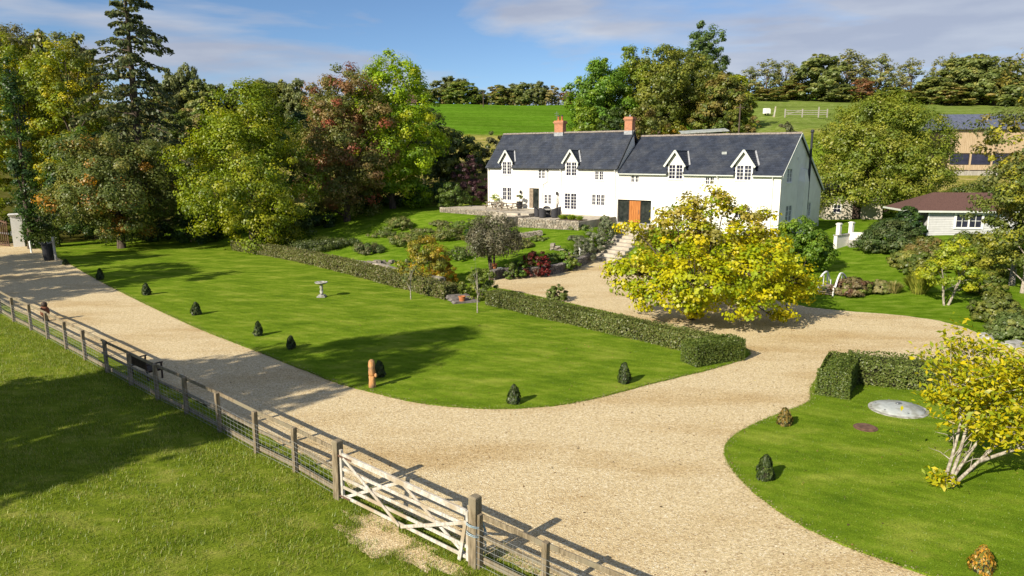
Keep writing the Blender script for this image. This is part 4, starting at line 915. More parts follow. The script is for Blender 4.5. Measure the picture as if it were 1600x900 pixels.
# ------------------------------------------------------------------ fence and gate
def fence(name, label, pts, zt=1.30):
    p0 = pts[0]; root = empty(name, (p0[0], p0[1], 0), 0, label, 'fence', 'post and rail paddock fence'); rng = random.Random(len(pts))
    loc = lambda p: Vector((p[0] - p0[0], p[1] - p0[1]))
    ang = math.atan2(FD.y, FD.x)
    for p in pts:
        q = loc(p); m = MB(); hh = zt + rng.uniform(-.02, .04); w = .062; lx, ly = rng.uniform(-.025, .025), rng.uniform(-.025, .025)
        c, s = math.cos(ang), math.sin(ang); R_ = lambda a, b: (a * c - b * s, a * s + b * c)
        vs = [(*R_(a * w, b * w), -.25) for a, b in ((-1, -1), (1, -1), (1, 1), (-1, 1))] + [(R_(a * w, b * w)[0] + lx, R_(a * w, b * w)[1] + ly, hh) for a, b in ((-1, -1), (1, -1), (1, 1), (-1, 1))]
        m.add(vs, [(0, 3, 2, 1), (4, 5, 6, 7), (0, 1, 5, 4), (1, 2, 6, 5), (2, 3, 7, 6), (3, 0, 4, 7)]); m.build('post', 'fence_wood', root, loc=(q.x, q.y, 0), bevel=.008)
    fw = Vector((FN.x, FN.y, 0))
    for i in range(len(pts) - 1):
        a, b = loc(pts[i]), loc(pts[i + 1])
        for z, h in ((zt - .06, .11), (.70, .095), (.14, .14)):
            j1, j2 = rng.uniform(-.018, .018), rng.uniform(-.018, .018)
            MB().bar(Vector((a.x, a.y, z + j1)) + fw * .085, Vector((b.x, b.y, z + j2)) + fw * .085, .042, h).build('rail', 'fence_wood', root, bevel=.006)
    wr = MB(); fb = fw * -.075
    for i in range(len(pts) - 1):
        a, b = loc(pts[i]), loc(pts[i + 1]); L = (b - a).length
        for z in (.12, .26, .40, .54, .68, .82, .95): wr.bar(Vector((a.x, a.y, z)) + fb, Vector((b.x, b.y, z)) + fb, .004, .005)
        n = int(L / .22)
        for k in range(n):
            p = a.lerp(b, k / n); wr.bar(Vector((p.x, p.y, .1)) + fb * 1.04, Vector((p.x, p.y, .95)) + fb * 1.04, .0035, .0035)
    wr.build('wire_mesh', 'wire', root)
    return root
gl = (GATE_A[0] - FD.x * .10, GATE_A[1] - FD.y * .10)
fence('paddock_fence', 'weathered post and rail fence with wire mesh running along the drive to the gate', FENCE + [gl])
s = [(GATE_B[0] + FD.x * (.12 + k), GATE_B[1] + FD.y * (.12 + k)) for k in (0, 1.75, 3.6, 5.5, 7.4)]
fence('paddock_fence', 'short run of weathered rail fence tied with rope to the gate post', s, 1.22)
def gate_post(p, h, label):
    m = MB(); w = .105; c, s_ = FD.x, FD.y; rng = random.Random(int(h * 100))
    vs = []
    for z, k in ((-.3, 1.06), (h - .03, 1.0), (h, .8)):
        for a, b in ((-1, -1), (1, -1), (1, 1), (-1, 1)): vs.append(((a * c - b * s_) * w * k + (.02 if z > 1 else 0), (a * s_ + b * c) * w * k, z))
    m.add(vs, [(3, 2, 1, 0), (8, 9, 10, 11)] + [(r * 4 + i, r * 4 + (i + 1) % 4, r * 4 + 4 + (i + 1) % 4, r * 4 + 4 + i) for r in (0, 1) for i in range(4)])
    o = m.build('gate_post', 'fence_wood', loc=(p[0], p[1], 0), bevel=.012); return tag(o, label, 'gate post', 'square gate posts')
gate_post(GATE_A, 1.58, 'thick square timber post on which the field gate hangs')
gate_post(GATE_B, 1.62, 'thick square timber post with rope tied round it')
ga = Vector((GATE_A[0], GATE_A[1], 0)) + Vector((FD.x, FD.y, 0)) * .20 - Vector((FN.x, FN.y, 0)) * .02; gb = Vector((GATE_B[0], GATE_B[1], 0)) - Vector((FD.x, FD.y, 0)) * .17 - Vector((FN.x, FN.y, 0)) * .02
gate = empty('field_gate', tuple(ga), math.atan2(FD.y, FD.x), 'pale weathered five-bar field gate with crossed braces', 'gate'); GL = (gb - ga).length
MB().box(-.04, .04, -.035, .035, .08, 1.38).build('stile', 'gate_wood', gate, bevel=.006); MB().box(GL - .04, GL + .03, -.035, .035, .06, 1.22).build('stile', 'gate_wood', gate, bevel=.006)
MB().bar((.04, 0, 1.24), (GL - .04, 0, 1.17), .065, .13).build('top_rail', 'gate_wood', gate, bevel=.008)
for z in (.13, .38, .62, .87): MB().bar((.04, 0, z), (GL - .04, 0, z), .035, .08).build('bar', 'gate_wood', gate, bevel=.005)
hf = GL * .5
for k, (p, q) in enumerate((((.05, .1), (hf, 1.17)), ((.12, 1.2), (hf, .1)), ((hf + .02, 1.17), (GL - .06, .1)), ((hf + .05, .1), (GL - .04, .95)))):
    MB().bar((p[0], -.04 if k % 2 else .04, p[1]), (q[0], -.04 if k % 2 else .04, q[1]), .03, .075).build('brace', 'gate_wood', gate, bevel=.005)
MB().box(-.16, .45, -.045, -.036, 1.19, 1.24).build('hinge', 'rust', gate); MB().box(-.16, .3, -.045, -.036, .11, .15).build('hinge', 'rust', gate)
MB().bar((GL - .22, -.06, .02), (GL - .02, -.05, 1.0), .03, .09).build('prop_board', 'gate_wood', gate, bevel=.005)
rp = MB(); rng = random.Random(5)
for z in (1.0, .80, .76, .97):
    pts = [(math.cos(a) * .17 + rng.uniform(-.008, .008), math.sin(a) * .17 + rng.uniform(-.008, .008), z + .03 * math.sin(a * 2)) for a in [k * math.pi / 6 for k in range(13)]]; rp.tube(pts, .011, 5)
for k in range(4): rp.tube([(.17, .05 + k * .01, 1.0), (.2 + k * .015, .04, .8), (.18 + .02 * k, .03, .55 - .06 * k), (.16, .05, .42)], .010, 5)
tag(rp.build('rope', 'rope', loc=(GATE_B[0], GATE_B[1], 0), smooth=True), 'pale blue rope looped round the gate post', 'rope')

# bench behind the fence, facing the drive
bx_, by_ = G(212, 592)
bc = Vector((bx_, by_)) + FN * .45
bench = empty('garden_bench', (bc.x, bc.y, 0), math.atan2(FD.y, FD.x), 'dark brown wooden bench backing on to the fence', 'bench')
for x in (-.72, .72):
    MB().bar((x, -.26, 0), (x, -.34, .95), .06, .06, up=(1, 0, 0)).build('leg', 'dark_wood', bench, bevel=.006); MB().box(x - .03, x + .03, .24, .30, 0, .64).build('leg', 'dark_wood', bench, bevel=.006)
    MB().box(x - .04, x + .04, -.3, .33, .64, .68).build('armrest', 'dark_wood', bench, bevel=.006); MB().box(x - .025, x + .025, -.24, .24, .34, .40).build('seat_bearer', 'dark_wood', bench)
for k in range(5): MB().box(-.78, .78, -.22 + k * .105, -.13 + k * .105, .405, .43).build('seat_slat', 'dark_wood', bench, bevel=.004)
for z in (.50, .88): MB().bar((-.70, -.295 - (z - .5) * .08, z), (.70, -.295 - (z - .5) * .08, z), .04, .08).build('back_rail', 'dark_wood', bench, bevel=.004)
for k in range(14): x = -.63 + k * .097; MB().bar((x, -.30, .54), (x, -.325, .85), .055, .018, up=(0, 1, 0)).build('back_slat', 'dark_wood', bench)

# carved wooden figures
def carved_post():
    x, y = G(582, 607); root = empty('carved_post', (x, y, .05), 0, 'tall orange-brown carved timber post standing on the lawn corner', 'carving'); rng = random.Random(6)
    MB().lathe([(.145, -.1), (.135, .1), (.12, .3), (.125, .42), (.10, .47)], 12, wob=.06, rng=rng).build('trunk_base', 'carved_wood', root, smooth=True)
    MB().lathe([(.09, .44), (.125, .5), (.13, .62), (.12, .74), (.13, .84), (.125, .95), (.10, 1.04), (.04, 1.09)], 12, wob=.08, rng=rng).build('carved_figure', 'carved_wood', root, smooth=True)
    MB().lathe([(.03, 0), (.06, .05), (.05, .12), (.01, .16)], 8, (.16, -.08, .42)).build('carved_knob', 'carved_wood', root, smooth=True)
carved_post()
def carved_figure():
    x, y = G(66, 503); root = empty('carved_figure', (x + .1, y + .15, 0), 0, 'red-brown carved wooden figure with dark rounded head behind the fence', 'carving'); rng = random.Random(16); root.scale = (.82, .82, .85)
    MB().lathe([(.2, 0), (.17, .15), (.14, .3), (.16, .36)], 10, wob=.08, rng=rng).build('stump', 'dark_wood', root, smooth=True)
    MB().lathe([(.15, .34), (.25, .45), (.27, .62), (.24, .82), (.17, .95)], 12, wob=.05, rng=rng).build('body', 'red_brown', root, smooth=True)
    MB().lathe([(.13, .93), (.17, 1.0), (.18, 1.1), (.13, 1.2), (.04, 1.24)], 10, (.03, 0, 0), wob=.05, rng=rng).build('head', 'dark_wood', root, smooth=True)
carved_figure()
# bird bath
x, y = G(503, 465.5)
bb = empty('bird_bath', (x, y, .055), 0, 'grey stone bird bath with twisted pedestal on the front lawn', 'bird bath')
MB().box(-.26, .26, -.26, .26, 0, .08).box(-.2, .2, -.2, .2, .08, .15).build('plinth', 'grey_stone', bb, bevel=.02)
tw = MB(); n = 12; pr = [(.12, .15), (.09, .25), (.105, .38), (.085, .5), (.10, .62), (.08, .74), (.13, .8)]
vs = []; fs = []
for i, (r, z) in enumerate(pr):
    for k in range(n): a = 2 * math.pi * k / n + i * .5; vs.append((r * (1 + .14 * math.cos(3 * (a - i * .9))) * math.cos(a), r * (1 + .14 * math.cos(3 * (a - i * .9))) * math.sin(a), z))
for i in range(len(pr) - 1):
    for k in range(n): fs.append((i * n + k, i * n + (k + 1) % n, (i + 1) * n + (k + 1) % n, (i + 1) * n + k))
tw.add(vs, fs + [tuple(range(n - 1, -1, -1)), tuple(range(len(vs) - n, len(vs)))]); tw.build('pedestal', 'grey_stone', bb, smooth=True)
MB().lathe([(.10, .78), (.28, .84), (.38, .90), (.40, .95), (.36, .95), (.30, .90), (.02, .88)], 20).build('bowl', 'grey_stone', bb, smooth=True)
# covers on the island lawn
x, y = G(1403, 642); cv = empty('tank_cover', (x, y, .055), 0.2, 'wide pale grey domed tank cover sunk in the island lawn', 'cover')
MB().lathe([(.84, -.05), (.84, .05), (.80, .08), (.58, .15), (.3, .19), (.02, .2)], 40, sx=1.0, sy=.92).build('dome', 'concrete_white', cv, smooth=True)
MB().lathe([(.96, -.05), (.96, .025), (.84, .035)], 40, sx=1.0, sy=.92).build('rim', 'grey_stone', cv); MB().box(-.1, .1, -.06, .06, .17, .25).build('vent_cap', 'metal_grey', cv, bevel=.02)
for k in range(6): MB().lathe([(.035, 0), (.03, .03), (.005, .035)], 8, (.72 * math.cos(k * 1.047 + .3), .66 * math.sin(k * 1.047 + .3), .09)).build('bolt', 'metal_grey', cv)
x, y = G(1352, 671); o = empty('drain_cover', (x, y, .055), 0, 'small round rusty brown drain cover in the island lawn', 'cover')
MB().lathe([(.31, -.04), (.31, .04), (.27, .06), (.02, .065)], 24).build('lid', 'rust', o); MB().lathe([(.36, -.04), (.36, .02), (.31, .025)], 24).build('rim', 'rust', o)

# small white arched bridge
x, y = G(1289, 462)
br = empty('garden_bridge', (x, y, gz(x, y)), -.72, 'small white arched timber footbridge with curved handrails', 'bridge')
def arc(u): return .42 * math.sin(math.pi * u)
n = 14
for k in range(n):
    u = (k + .5) / n; MB().box(-.42, .42, u * 2.6 - .085, u * 2.6 + .085, arc(u) + .04, arc(u) + .075).build('plank', 'bench_wood', br)
for sx in (-.45, .45):
    m = MB(); m.tube([(sx * (1 + .25 * abs(2 * u - 1)), u * 2.6, arc(u) * 1.15 + .82 - .25 * abs(2 * u - 1) ** 2) for u in [i / 12 for i in range(13)]], .06, 6); m.build('handrail', 'paint_white', br)
    for u in (.03, .35, .65, .97): MB().box(sx - .035, sx + .035, u * 2.6 - .035, u * 2.6 + .035, arc(u) - .1, arc(u) * 1.1 + .78 - .2 * abs(2 * u - 1)).build('post', 'paint_white', br)
    m = MB()
    for i in range(12): u0, u1 = i / 12, (i + 1) / 12; m.add([(sx, u0 * 2.6, arc(u0) - .06), (sx, u1 * 2.6, arc(u1) - .06), (sx, u1 * 2.6, arc(u1) + .22), (sx, u0 * 2.6, arc(u0) + .22), (sx * 1.08, u0 * 2.6, arc(u0) - .06), (sx * 1.08, u1 * 2.6, arc(u1) - .06), (sx * 1.08, u1 * 2.6, arc(u1) + .22), (sx * 1.08, u0 * 2.6, arc(u0) + .22)], [(0, 1, 2, 3), (7, 6, 5, 4), (3, 2, 6, 7), (0, 4, 5, 1)])
    m.build('side_beam', 'paint_white', br)

# ------------------------------------------------------------------ terrace furniture
def picnic_table(t, w, z, label):
    p = HP(t, w, z); r = empty('picnic_table', p, HROT + .06, label, 'picnic table', 'picnic tables on the terrace')
    for k in range(5): MB().box(-.9, .9, -.36 + k * .145, -.36 + k * .145 + .135, .72, .755).build('top_plank', 'bench_wood', r)
    for s_ in (-1, 1):
        for k in range(2): MB().box(-.9, .9, s_ * .72 - .13 + k * .135, s_ * .72 - .005 + k * .135, .43, .465).build('seat_plank', 'bench_wood', r)
    for x in (-.62, .62):
        for s_ in (-1, 1): MB().bar((x + .03 * s_, s_ * .62, 0), (x + .03 * s_, s_ * .26, .72), .045, .09, up=(1, 0, 0)).build('leg', 'bench_wood', r)
        MB().bar((x, -.85, .39), (x, .85, .39), .045, .09).build('seat_bearer', 'bench_wood', r); MB().bar((x, -.36, .675), (x, .36, .675), .045, .08).build('top_bearer', 'bench_wood', r)
PT = [to_house(*G(px_, py_, 3.28)) for px_, py_ in ((772, 327), (796, 329))]
picnic_table(PT[0][0], PT[0][1], 3.28, 'weathered picnic table beside the potted shrub at the terrace end'); picnic_table(PT[1][0], PT[1][1], 3.28, 'weathered picnic table beside the terrace door')
def pot_plant(t, w, z, label, pal, pot='black_plastic', H=.8, r=.35, ph=.5, pr=.27, stem=0):
    p = HP(t, w, z); root = empty('potted_plant', p, 0, label, 'potted plant'); rng = np.random.default_rng(int(abs(t * 100)))
    MB().lathe([(pr * .72, 0), (pr * .8, .05), (pr, ph - .04), (pr * 1.08, ph - .03), (pr * 1.08, ph), (pr * .9, ph), (pr * .88, ph - .06)], 14).build('pot', pot, root, smooth=False)
    cen, C, Nr, S, col = crown_arrays(rng, H, r, stem, 'round', 14, 40, r * .4, .10, pal); C[:, 2] += ph
    MB().tube([(0, 0, ph - .1), (.02, 0, ph + stem), (0, 0, ph + stem + H * .3)], [.03, .025, .01], 6).build('stem', 'bark', root)
    link(bpy.data.objects.new('foliage', leaf_mesh('foliage', C, Nr, S, col, rng)), root)
YG = [((.20, .22, .02), 3), ((.12, .16, .02), 2), ((.30, .27, .03), 1)]
pot_plant(-14.3, -.9, 3.28, 'yellow-green shrub in a pale pot behind the picnic tables', YG, 'grey_stone', .95, .5, .55, .32)
pot_plant(-11.0, -.8, 3.28, 'small standard bush in a tall black tub beside the terrace door', [((.10, .11, .03), 2), ((.20, .13, .05), 1)], 'black_plastic', .75, .36, .75, .34, .3)
def wicker_chair(x, y, z, rz, label=None):
    r = empty('wicker_chair', (x, y, z), rz, label or 'dark grey woven tub chair at the terrace dining table', 'chair', 'woven chairs round the terrace table')
    MB().lathe([(.30, .03), (.29, .2), (.31, .40), (.30, .43)], 14, sx=1, sy=.95).build('base', 'wicker', r)
    m = MB(); vs = []; fs = []; n = 15
    for i in range(n):
        a = math.pi * (-.12 + 1.24 * i / (n - 1)); k = math.sin(max(0, min(1, i / (n - 1))) * math.pi); zt = .60 + .36 * k ** .8
        for rr_, zz in ((.33, .05), (.37, zt), (.31, zt), (.27, .42)): vs.append((math.cos(a) * rr_, math.sin(a) * rr_, zz))
    for i in range(n - 1):
        for k in range(4): fs.append((i * 4 + k, (i + 1) * 4 + k, (i + 1) * 4 + (k + 1) % 4, i * 4 + (k + 1) % 4))
    m.add(vs, fs + [(0, 1, 2, 3), (n * 4 - 1, n * 4 - 2, n * 4 - 3, n * 4 - 4)]); m.build('backrest', 'wicker', r, smooth=False)
    MB().lathe([(.25, .42), (.26, .46), (.22, .49)], 12, sy=.9).build('cushion', 'black_plastic', r)
tx, ty = from_house(-5.0, -4.3)
tb = empty('dining_table', (tx, ty, 2.95), HROT, 'round grey woven dining table on the lower terrace', 'table')
MB().lathe([(.68, .70), (.70, .72), (.70, .75), (.66, .76)], 24).build('table_top', 'grey_stone', tb); MB().lathe([(.42, 0), (.34, .05), (.22, .35), (.34, .70)], 14).build('pedestal', 'wicker', tb, smooth=True)
for a, lb in ((20, 'woven tub chair at the terrace table, facing the garden from the three-light window'), (92, 'woven tub chair between the terrace table and the french window'), (164, 'woven tub chair on the picnic terrace side of the dining table'), (236, 'woven tub chair with its back to the terrace garden wall'), (308, 'woven tub chair on the flower bed side of the dining table')):
    q = math.radians(a); wicker_chair(tx + math.cos(q) * .98, ty + math.sin(q) * .98, 2.95, q - math.pi / 2, lb)
# low dark bowl / planter by the bed, bed edging stones
x, y, z = HP(-2.6, -4.6, 2.95); MB_ = MB().lathe([(.16, 0), (.3, .1), (.34, .34), (.3, .34), (.27, .12)], 16); tag(MB_.build('bowl_planter', 'wicker', loc=(x, y, z)), 'dark round bowl planter standing by the terrace flower bed', 'planter')
# flower bed soil on the terrace edge
sl = slab('flower_bed', [(-2.6, -6.4), (-.2, -6.3), (-.2, -4.9), (-2.6, -5.0)], 2.9, 3.02, 'soil')
# small pots along the foot of the steps
for (px, py, zz, pr, ph, mt, lb) in ((925, 401, .05, .16, .34, 'old_board', 'small wooden tub at the foot of the entrance steps'), (932, 395, .35, .14, .3, 'lead', 'small blue-grey glazed pot beside the lowest entrance step'), (894, 404, .62, .2, .45, 'lead', 'grey metal planter on the courtyard wall'), (773, 419, .60, .18, .34, 'terracotta', 'terracotta pot at the foot of the weeping tree'), (722, 473, .06, .2, .4, 'terracotta', 'terracotta urn on the stone step between the hedges')):
    x, y = G(px, py, zz); zz = max(zz, gz(x, y)); m = MB().lathe([(pr * .7, -.03), (pr * .75, .03), (pr, ph * .9), (pr * 1.1, ph * .92), (pr * 1.1, ph), (pr * .85, ph), (pr * .8, ph * .6)], 14); tag(m.build('flower_pot', mt, loc=(x, y, zz), smooth=False), lb, 'pot')
x, y = G(781, 421, .6); st = MB(); rng = random.Random(2); st.stone(0, 0, .1, .4, .25, .22, rng, .3); tag(white_attr_needed(st.build('white_stone', 'concrete_white', loc=(x, y, max(.55, gz(x, y))))), 'pale stone block next to the terracotta pot', 'stone')
# little white bird statue on the steps wall
x, y = G(906, 391, 1.2); ws = empty('heron_statue', (x, y, 1.1), .6, 'small white bird statue on the wall stub by the steps', 'statue')
MB().tube([(0, 0, -.3), (0, 0, .1)], .02, 5).build('legs', 'paint_white', ws); MB().tube([(.16, 0, .04), (.06, 0, .12), (-.04, 0, .2), (-.10, 0, .32), (-.16, 0, .30)], [.02, .08, .07, .03, .01], 8).build('body', 'paint_white', ws, smooth=True)
# stone trough gap between the two hedges
x, y = G(727, 474); tr_ = empty('stone_step_gap', (x, y, .05), .25, 'low dark stone steps through the gap between the hedges', 'steps'); rng = random.Random(77)
for k in range(3): white_attr_needed(MB().stone(-.15 * k, .5 * k, .05 + .09 * k, 1.7 - .1 * k, .55, .16, rng, .1).build('step', 'dark_stone', tr_))
# white balustrade wall with pillars and stone steps to the side garden
x, y = G(1306, 390, 1.1); wx = empty('white_garden_wall', (x, y, gz(x, y)), .62, 'white rendered garden wall with square pillars beside the farmhouse', 'wall')
MB().box(-.2, 2.5, -.14, .14, -.3, 1.05).build('wall_panel', 'render_white', wx); MB().box(-.25, 2.55, -.19, .19, 1.05, 1.12).build('coping', 'grey_stone', wx)
for xx in (.2, 2.1):
    MB().box(xx - .15, xx + .15, -.15, .15, 1.12, 1.95).box(xx - .2, xx + .2, -.2, .2, 1.95, 2.02).box(xx - .14, xx + .14, -.14, .14, 2.02, 2.08).build('pillar', 'render_white', wx)
x, y = G(1342, 385, 1.3); w2 = empty('white_block_wall', (x, y, gz(x, y)), -.2, 'short white wall block above the side garden steps', 'wall')
MB().box(-.75, .75, .1, .45, .2, 1.05).build('block', 'render_white', w2); MB().box(-.9, .9, -.3, .1, -.2, .42).box(-.9, .9, -.65, -.3, -.3, .22).build('plinth_steps', 'grey_stone', w2)

# ------------------------------------------------------------------ outbuildings
def summer_house():
    x, y = G(1450, 366, 2.0); gzv = gz(x, y)
    r = empty('summer_house', (x, y, 1.95), -.10, 'pale grey boarded summer house with brown shingle hipped roof', 'outbuilding')
    W_, D_, H_ = 7.6, 4.5, 2.1
    MB().box(0, W_, .05, D_, -.6, H_).build('wall', 'clad_grey', r)
    cl = MB(); z = -.3
    while z < H_ - .05:
        for (a, b) in ((0, 2.0 - .0), (3.2 + .9, W_)):
            pass
        cl.add([(0, .05, z + .15), (W_, .05, z + .15), (W_, .015, z), (0, .015, z)], [(3, 2, 1, 0)]); cl.add([(0, .05, z), (W_, .05, z), (W_, .015, z), (0, .015, z)], [(0, 1, 2, 3)]); z += .15
    cl.build('cladding', 'clad_grey', r)
    rf = MB(); o = .45; x0, x1, y0, y1 = -1.9, W_ + o, -o, D_ + o; zt = H_ + 1.45
    rf.add([(x0, y0, H_), (x1, y0, H_), (x1, y1, H_), (x0, y1, H_), (x0 + 3.0, D_ / 2, zt), (x1 - 2.2, D_ / 2, zt)], [(0, 1, 5, 4), (1, 2, 5), (2, 3, 4, 5), (3, 0, 4), (3, 2, 1, 0)]); rf.build('roof', 'shingle', r)
    MB().box(x0, x1, y0 - .03, y0, H_ - .14, H_ + .02).box(x0 - .03, x0, y0, y1, H_ - .14, H_ + .02).build('fascia', 'dormer_paint', r)
    window(r, 2.1, 4.3, .62, 1.85, y=.0, lights=2, rows=2, cols=2, recess=-.02)
    MB().box(1.98, 2.1, -.06, .0, .5, 1.97).box(4.3, 4.42, -.06, 0, .5, 1.97).box(1.98, 4.42, -.06, 0, 1.97, 2.07).build('window_trim', 'paint_white', r)
    MB().box(-1.5, -.06, 1.2, 1.3, -.4, H_).build('porch_wall', 'clad_grey', r)
    window(r, -1.0, -.2, .2, 1.95, y=1.18, lights=1, rows=3, cols=2, recess=-.02, name='porch_door', sill=False)
    MB().box(-1.75, -1.63, -.3, -.18, -.5, H_).build('porch_post', 'paint_white', r); MB().box(-.14, -.04, -.02, .08, -.4, H_).build('corner_post', 'paint_white', r)
summer_house()
def timber_barn():
    x, zb = D(1478, 288, 92); y = 92
    r = empty('timber_barn', (x, y, zb), -.12, 'timber clad barn with dark blue-grey roof and open mesh bays', 'barn')
    W_ = 10.5; H_ = 7.2
    brd = MB()
    for k in range(int(W_ / .22)):
        z0 = (4.0) ; brd.box(k * .22, k * .22 + .208, .0 + .012 * (k % 2), .06, z0, H_)
    brd.build('boarding', 'barn_wood', r)
    MB().box(0, W_, .07, 6.5, -1, H_ - .02).build('wall', 'dark_wood', r)
    for k in range(4):
        MB().box(.1 + k * 2.6, .1 + k * 2.6 + 2.3, .0, .06, 2.55, 3.85).build('mesh_bay', 'glass', r); MB().box(k * 2.6 - .1, k * 2.6 + .1, -.05, .06, 1.8, 4.0).build('post', 'barn_wood', r)
    MB().box(0, W_, -.03, .06, 1.85, 2.5).build('rail_board', 'barn_wood', r)
    lo = MB()
    for k in range(int(W_ / .25)): lo.box(k * .25, k * .25 + .235, -.3 + .01 * (k % 2), -.24, -1, 1.75)
    lo.build('lower_boarding', 'old_board', r)
    rf = MB(); rf.add([(-.4, -.5, H_ - .1), (W_ + .4, -.5, H_ - .1), (W_ + .4, 4.2, H_ + 1.9), (-.4, 4.2, H_ + 1.9), (W_ + .4, 8.5, H_ - .1), (-.4, 8.5, H_ - .1), (-.4, -.5, H_ - .22), (W_ + .4, -.5, H_ - .22)], [(0, 1, 2, 3), (3, 2, 4, 5), (6, 7, 1, 0), (0, 3, 5, 6), (1, 7, 4, 2)]); rf.build('roof', 'barn_roof', r)
    jt = MB()
    for k in range(11): xx = -.3 + k * 1.1; jt.bar((xx, -.5, H_ - .08), (xx, 4.2, H_ + 1.92), .05, .04)
    jt.build('roof_seams', 'barn_roof', r)
timber_barn()
def cottage():
    x, zb = D(1288, 352, 74); r = empty('rear_outbuilding', (x, 74, 2.0), -.25, 'pale rendered outbuilding behind the farmhouse under the round tree', 'outbuilding')
    MB().box(0, 5.5, 0, 4, -.3, 2.6).build('wall', 'old_render', r); MB().add([(-.3, -.3, 2.6), (5.8, -.3, 2.6), (5.8, 2, 3.9), (-.3, 2, 3.9), (5.8, 4.3, 2.6), (-.3, 4.3, 2.6)], [(0, 1, 2, 3), (3, 2, 4, 5), (0, 3, 5), (1, 4, 2)]).build('roof', 'slate_base', r)
    MB().box(2.6, 3.4, -.05, -.004, -.3, 1.9).build('door', 'dark_wood', r); window(r, .7, 1.5, .8, 1.7, y=0, lights=1, rows=2, cols=2, recess=-.03)
cottage()
def far_barn():
    x, zt = D(612, 146, 245); z = gz(x, 245); r = empty('far_barn', (x, 245, z), .1, 'distant brown-roofed stone barn behind the copper tree', 'barn')
    MB().box(0, 8, 0, 7, -1, zt - z - 3).build('wall', 'stone', r); white_attr_needed(r.children[0])
    h = zt - z; MB().add([(-.4, -.5, h - 3.1), (8.4, -.5, h - 3.1), (8.4, 3.5, h), (-.4, 3.5, h), (8.4, 7.5, h - 3.1), (-.4, 7.5, h - 3.1)], [(0, 1, 2, 3), (3, 2, 4, 5), (0, 3, 5), (1, 4, 2)]).build('roof', 'shingle', r)
    MB().box(2.5, 5.2, -.06, -.01, -.5, h - 4.2).build('barn_door', 'dark_wood', r)
far_barn()
def shed():
    x, z = D(1066, 208, 98); r = empty('low_shed', (x, 98, gz(x, 98)), -.12, 'low shed with pale mono-pitch roof behind the farmhouse ridge', 'outbuilding'); h = z - gz(x, 98)
    MB().box(0, 6, 0, 3, -.5, h).build('wall', 'old_board', r); MB().add([(-.2, -.3, h), (6.2, -.3, h + .35), (6.2, 3.2, h + .75), (-.2, 3.2, h + .4), (-.2, -.3, h - .12), (6.2, -.3, h + .23)], [(0, 1, 2, 3), (4, 5, 1, 0)]).build('roof', 'concrete_white', r)
shed()
def pole(px, d, top, label, rad=.13):
    x, zt = D(px, top, d); z = gz(x, d); o = empty('utility_pole', (x, d, z), 0, label, 'pole'); MB().tube([(0, 0, -.3), (0, 0, zt - z)], [rad, rad * .75], 7).build('shaft', 'bark', o)
    MB().box(-.6, .6, -.05, .05, zt - z - .5, zt - z - .4).build('crossarm', 'bark', o)
pole(1157, 100, 163, 'dark timber pole behind the farmhouse ridge'); pole(755, 235, 143, 'distant timber utility pole on the field edge before the round trees', .17); pole(883, 238, 146, 'distant timber utility pole beside the reddish field-edge tree', .17)
# field gate, posts and white trailer up the track
def far_gate():
    x, z = D(1226, 187, 150); z = gz(x, 150); r = empty('pasture_gate', (x, 150, z), 0, 'pale timber gate and fence at the pasture corner', 'gate')
    for xx in (0, 3.6, 7.0, 8.8): MB().box(xx - .1, xx + .1, -.1, .1, -.2, 1.55 + (xx == 7.0) * .4).build('post', 'old_board', r)
    for zz in (.45, .85, 1.25): MB().bar((0, 0, zz), (8.8, 0, zz), .05, .10).build('bar', 'old_board', r)
    MB().bar((0, -.02, .4), (3.6, -.02, 1.25), .05, .10).build('brace', 'old_board', r)
far_gate()
for k, (px, py, d, lb) in enumerate(((1210, 170, 152, 'pale leaning post by the pasture track'), (1220, 200, 112, 'pale stake at the track edge near the farmhouse ridge'), (1167, 185, 125, 'white post frame beside the brown bush up the track'))):
    x, z = D(px, py, d); z = gz(x, d); o = MB().bar((0, 0, -.2), (.25 * (k == 0), 0, 2.0), .22, .22, up=(0, 1, 0)).box(-.18, .18, -.13, .13, -.2, .12).build('marker_post', 'gate_wood', loc=(x, d, z)); tag(o, lb, 'post')
def fence_far():
    r = None
    for k in range(26):
        px = 1480 + k * 10; x, z = D(px, 182, 140); z = gz(x, 140)
        if r is None: r = empty('pasture_fence', (x, 140, z), 0, 'distant line of pale stakes along the pasture above the barn', 'fence'); x0, z0 = x, z
        MB().box(x - x0 - .06, x - x0 + .06, -.06, .06, z - z0 - .2, z - z0 + 1.3).build('post', 'gate_wood', r)
    MB().bar((0, 0, 1.1), (x - x0, 0, z - z0 + 1.1), .02, .03).bar((0, 0, .6), (x - x0, 0, z - z0 + .6), .02, .03).build('wire', 'wire', r)
fence_far()
def trailer():
    x, z = D(1198, 176, 155); z = gz(x, 155); r = empty('white_trailer', (x, 155, z), .2, 'small white trailer parked up the pasture track', 'trailer'); r.scale = (.62, .62, .62)
    MB().add([(-1, -.8, .5), (1, -.8, .5), (1, -.8, 1.9), (.6, -.8, 2.3), (-1, -.8, 2.3), (-1, .8, .5), (1, .8, .5), (1, .8, 1.9), (.6, .8, 2.3), (-1, .8, 2.3)], [(0, 1, 2, 3, 4), (9, 8, 7, 6, 5), (0, 5, 6, 1), (1, 6, 7, 2), (2, 7, 8, 3), (3, 8, 9, 4), (4, 9, 5, 0)]).build('body', 'paint_white', r)
    for s_ in (-.85, .85): MB().tube([(0, s_ - .08, .32), (0, s_ + .08, .32)], .32, 12).build('wheel', 'black_plastic', r)
trailer()

